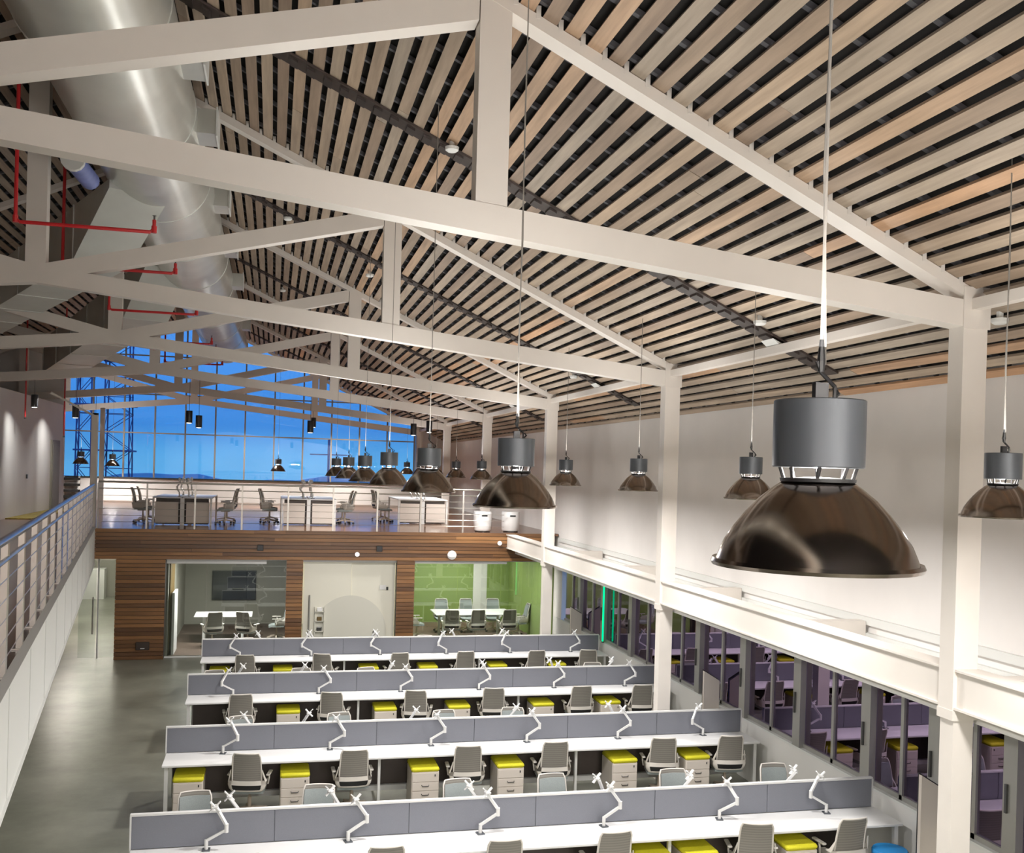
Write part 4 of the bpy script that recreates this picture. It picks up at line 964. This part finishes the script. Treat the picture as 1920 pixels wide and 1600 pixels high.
# blue stool
st = thing('round_stool', 'round blue stool at the right end of the nearest desk row', 'stool', (7.08, 10.15, 0))
MB().lathe([(0.001, 0.49), (0.19, 0.49), (0.205, 0.51), (0.205, 0.56), (0.19, 0.58), (0.001, 0.585)], 28).build('seat', M_BLUE, st, True); MB().lathe([(0.001, 0), (0.17, 0), (0.17, 0.02), (0.03, 0.05), (0.03, 0.49)], 20).build('pedestal', M_TRIM, st, True)

# ------------------------------------------------------------------ far upper floor furniture
def cluster(x, y, lab):
    t = thing('double_desk', lab, 'desk', (x, y, MZ))
    for s in (-1, 1):
        MB().box(min(s * 0.02, s * 0.74), max(s * 0.02, s * 0.74), 0, 2.6, 0.70, 0.73).build('worktop', M_DESK, t)
        MB().box(min(s * 0.10, s * 0.68), max(s * 0.10, s * 0.68), 0.03, 0.06, 0.05, 0.60).build('end_panel', M_PED, t)
        for yy in (0.0, 2.55): MB().box(s * 0.72 - 0.025, s * 0.72 + 0.025, yy, yy + 0.05, 0, 0.70).build('leg', M_TRIM, t)
    for yy in (0.0, 2.55): MB().box(-0.05, 0.05, yy, yy + 0.05, 0, 0.70).build('leg', M_TRIM, t)
    MB().box(-0.66, 0.66, 0.08, 0.10, 0.02, 0.70).build('dark_back', M_DARK, t)
CLN = ['left', 'middle', 'right']
for k, x in enumerate((-2.29, 0.98, 4.37)):
    y = (27.3, 28.0, 29.4)[k]
    cluster(x, y, 'white double desk on the far upper floor, %s of the three' % CLN[k])
    for j, (dx, dy, rz) in enumerate(((-1.05, 0.7, -math.pi / 2), (-1.05, 1.9, -math.pi / 2 + 0.2), (1.05, 0.8, math.pi / 2), (1.05, 1.9, math.pi / 2 - 0.2))):
        if k == 2 and j > 1: continue
        place_chair(x + dx, y + dy, rz, 'grey chair at the %s upper floor desk, %s side, %s place' % (CLN[k], 'left' if dx < 0 else 'right', 'near' if j % 2 == 0 else 'far'), MZ)
    for j in range(4):
        s = -1 if j % 2 == 0 else 1
        copy_tree(A0[s], (x + s * 0.12, y + 0.5 + 1.2 * (j // 2), MZ + 0.73), s * math.pi / 2 + 0.3, 'white monitor arm on the %s upper floor desk, %s side, %s place' % (CLN[k], 'left' if s < 0 else 'right', 'near' if j < 2 else 'far'))
for k, x in enumerate((5.62, 6.42)):
    b_ = thing('round_bin', ['white round bin standing left of the pair on the upper floor by the column', 'white round bin with a dark slot, right of the pair on the upper floor'][k], 'bin', (x - 0.1, 26.2 + 0.1 * k, MZ))
    MB().lathe([(0.001, 0.03), (0.22, 0.03), (0.24, 0.06), (0.25, 0.52), (0.235, 0.55), (0.001, 0.555)], 28).build('body', M_DESK, b_, True); MB().lathe([(0.001, 0), (0.2, 0), (0.2, 0.03), (0.001, 0.03)], 24).build('base', M_BLACK, b_)
    MB().box(-0.08, 0.08, -0.258, -0.24, 0.42, 0.46, 0.008).build('slot', M_BLACK, b_)

# ------------------------------------------------------------------ outside
struct(MB().box(-250, 250, -60, 400, -7.2, -7.0).build('ground', M_ASPH))
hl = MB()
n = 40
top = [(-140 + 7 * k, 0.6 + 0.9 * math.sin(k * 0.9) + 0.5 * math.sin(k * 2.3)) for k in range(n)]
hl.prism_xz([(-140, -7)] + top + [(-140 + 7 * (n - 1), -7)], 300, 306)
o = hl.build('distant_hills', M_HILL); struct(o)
for k, (x, w_, lab) in enumerate(((-14.15, 1.1, 'left slimmer lattice telecom mast outside the far glass'), (-11.75, 1.9, 'right wider lattice telecom mast outside the far glass'))):
    tw = thing('lattice_mast', lab, 'mast', (x, 82, -7))
    h2 = 24 if k else 22; a = w_ / 2
    for sx in (-1, 1):
        for sy in (-1, 1): MB().bar((sx * a * 1.15, sy * a * 1.15, 0), (sx * a * 0.85, sy * a * 0.85, h2), 0.10, 0.10).build('leg', M_TOWER, tw)
    br = MB(); z = 0.0; f = 1
    while z < h2 - 1:
        for sy in (-1, 1):
            br.bar((-a * f, sy * a, z), (a * f, sy * a, z + 1.4), 0.05, 0.05); br.bar((-a, sy * a, z), (a, sy * a, z), 0.05, 0.05)
            br.bar((sy * a, -a * f, z), (sy * a, a * f, z + 1.4), 0.05, 0.05)
        f = -f; z += 1.4
    o = br.build('brace', M_TOWER, tw)
    for zz in (12.5, 16, 19.5): MB().box(-a * 1.3, a * 1.3, -a * 1.3, a * 1.3, zz, zz + 0.12).build('platform', M_TOWER, tw)
up_ = thing('utility_pole', 'dark utility pole with crossarms outside the far glass', 'pole', (4.35, 82, -7))
MB().tube([(0, 0, 0), (0, 0, 14.0)], 0.09, 8).build('pole', M_TOWER, up_)
for zz, w_ in ((12.7, 1.5), (9.2, 1.2)): MB().box(-w_, w_, -0.05, 0.05, zz, zz + 0.09).build('crossarm', M_TOWER, up_)
for k in range(9):
    bl = thing('street_building', 'rose coloured street building outside the windows, %s from the camera' % ORD[k], 'building', (21 + 1.5 * (k % 2), 4 + 12 * k, -7))
    hh = 6.0 + 1.2 * ((k * 7) % 4)
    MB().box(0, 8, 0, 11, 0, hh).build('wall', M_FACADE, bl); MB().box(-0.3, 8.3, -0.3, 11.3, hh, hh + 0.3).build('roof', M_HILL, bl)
    for zz in (1.2, 4.0):
        for yy in (1.2, 4.6, 8.0): MB().box(-0.06, 0.0, yy, yy + 1.9, zz, zz + 1.5).build('window', M_TV, bl)
for y, m_, z1, lab, nm in ((21.62, M_NEON, 2.35, 'bright green neon tube upright at the windows beyond the second column', 'neon_or_reflection'), (17.05, M_NEON_REFL, 2.05, 'faint green glowing rod standing in for the neon reflection right of the second column', 'neon_or_reflection'), (11.78, M_REDL, 2.15, 'short red light tube outside the windows left of the nearest column', 'light_tube')):
    z0 = z1 - (1.35 if m_ is M_NEON else 0.95 if m_ is M_NEON_REFL else 0.32)
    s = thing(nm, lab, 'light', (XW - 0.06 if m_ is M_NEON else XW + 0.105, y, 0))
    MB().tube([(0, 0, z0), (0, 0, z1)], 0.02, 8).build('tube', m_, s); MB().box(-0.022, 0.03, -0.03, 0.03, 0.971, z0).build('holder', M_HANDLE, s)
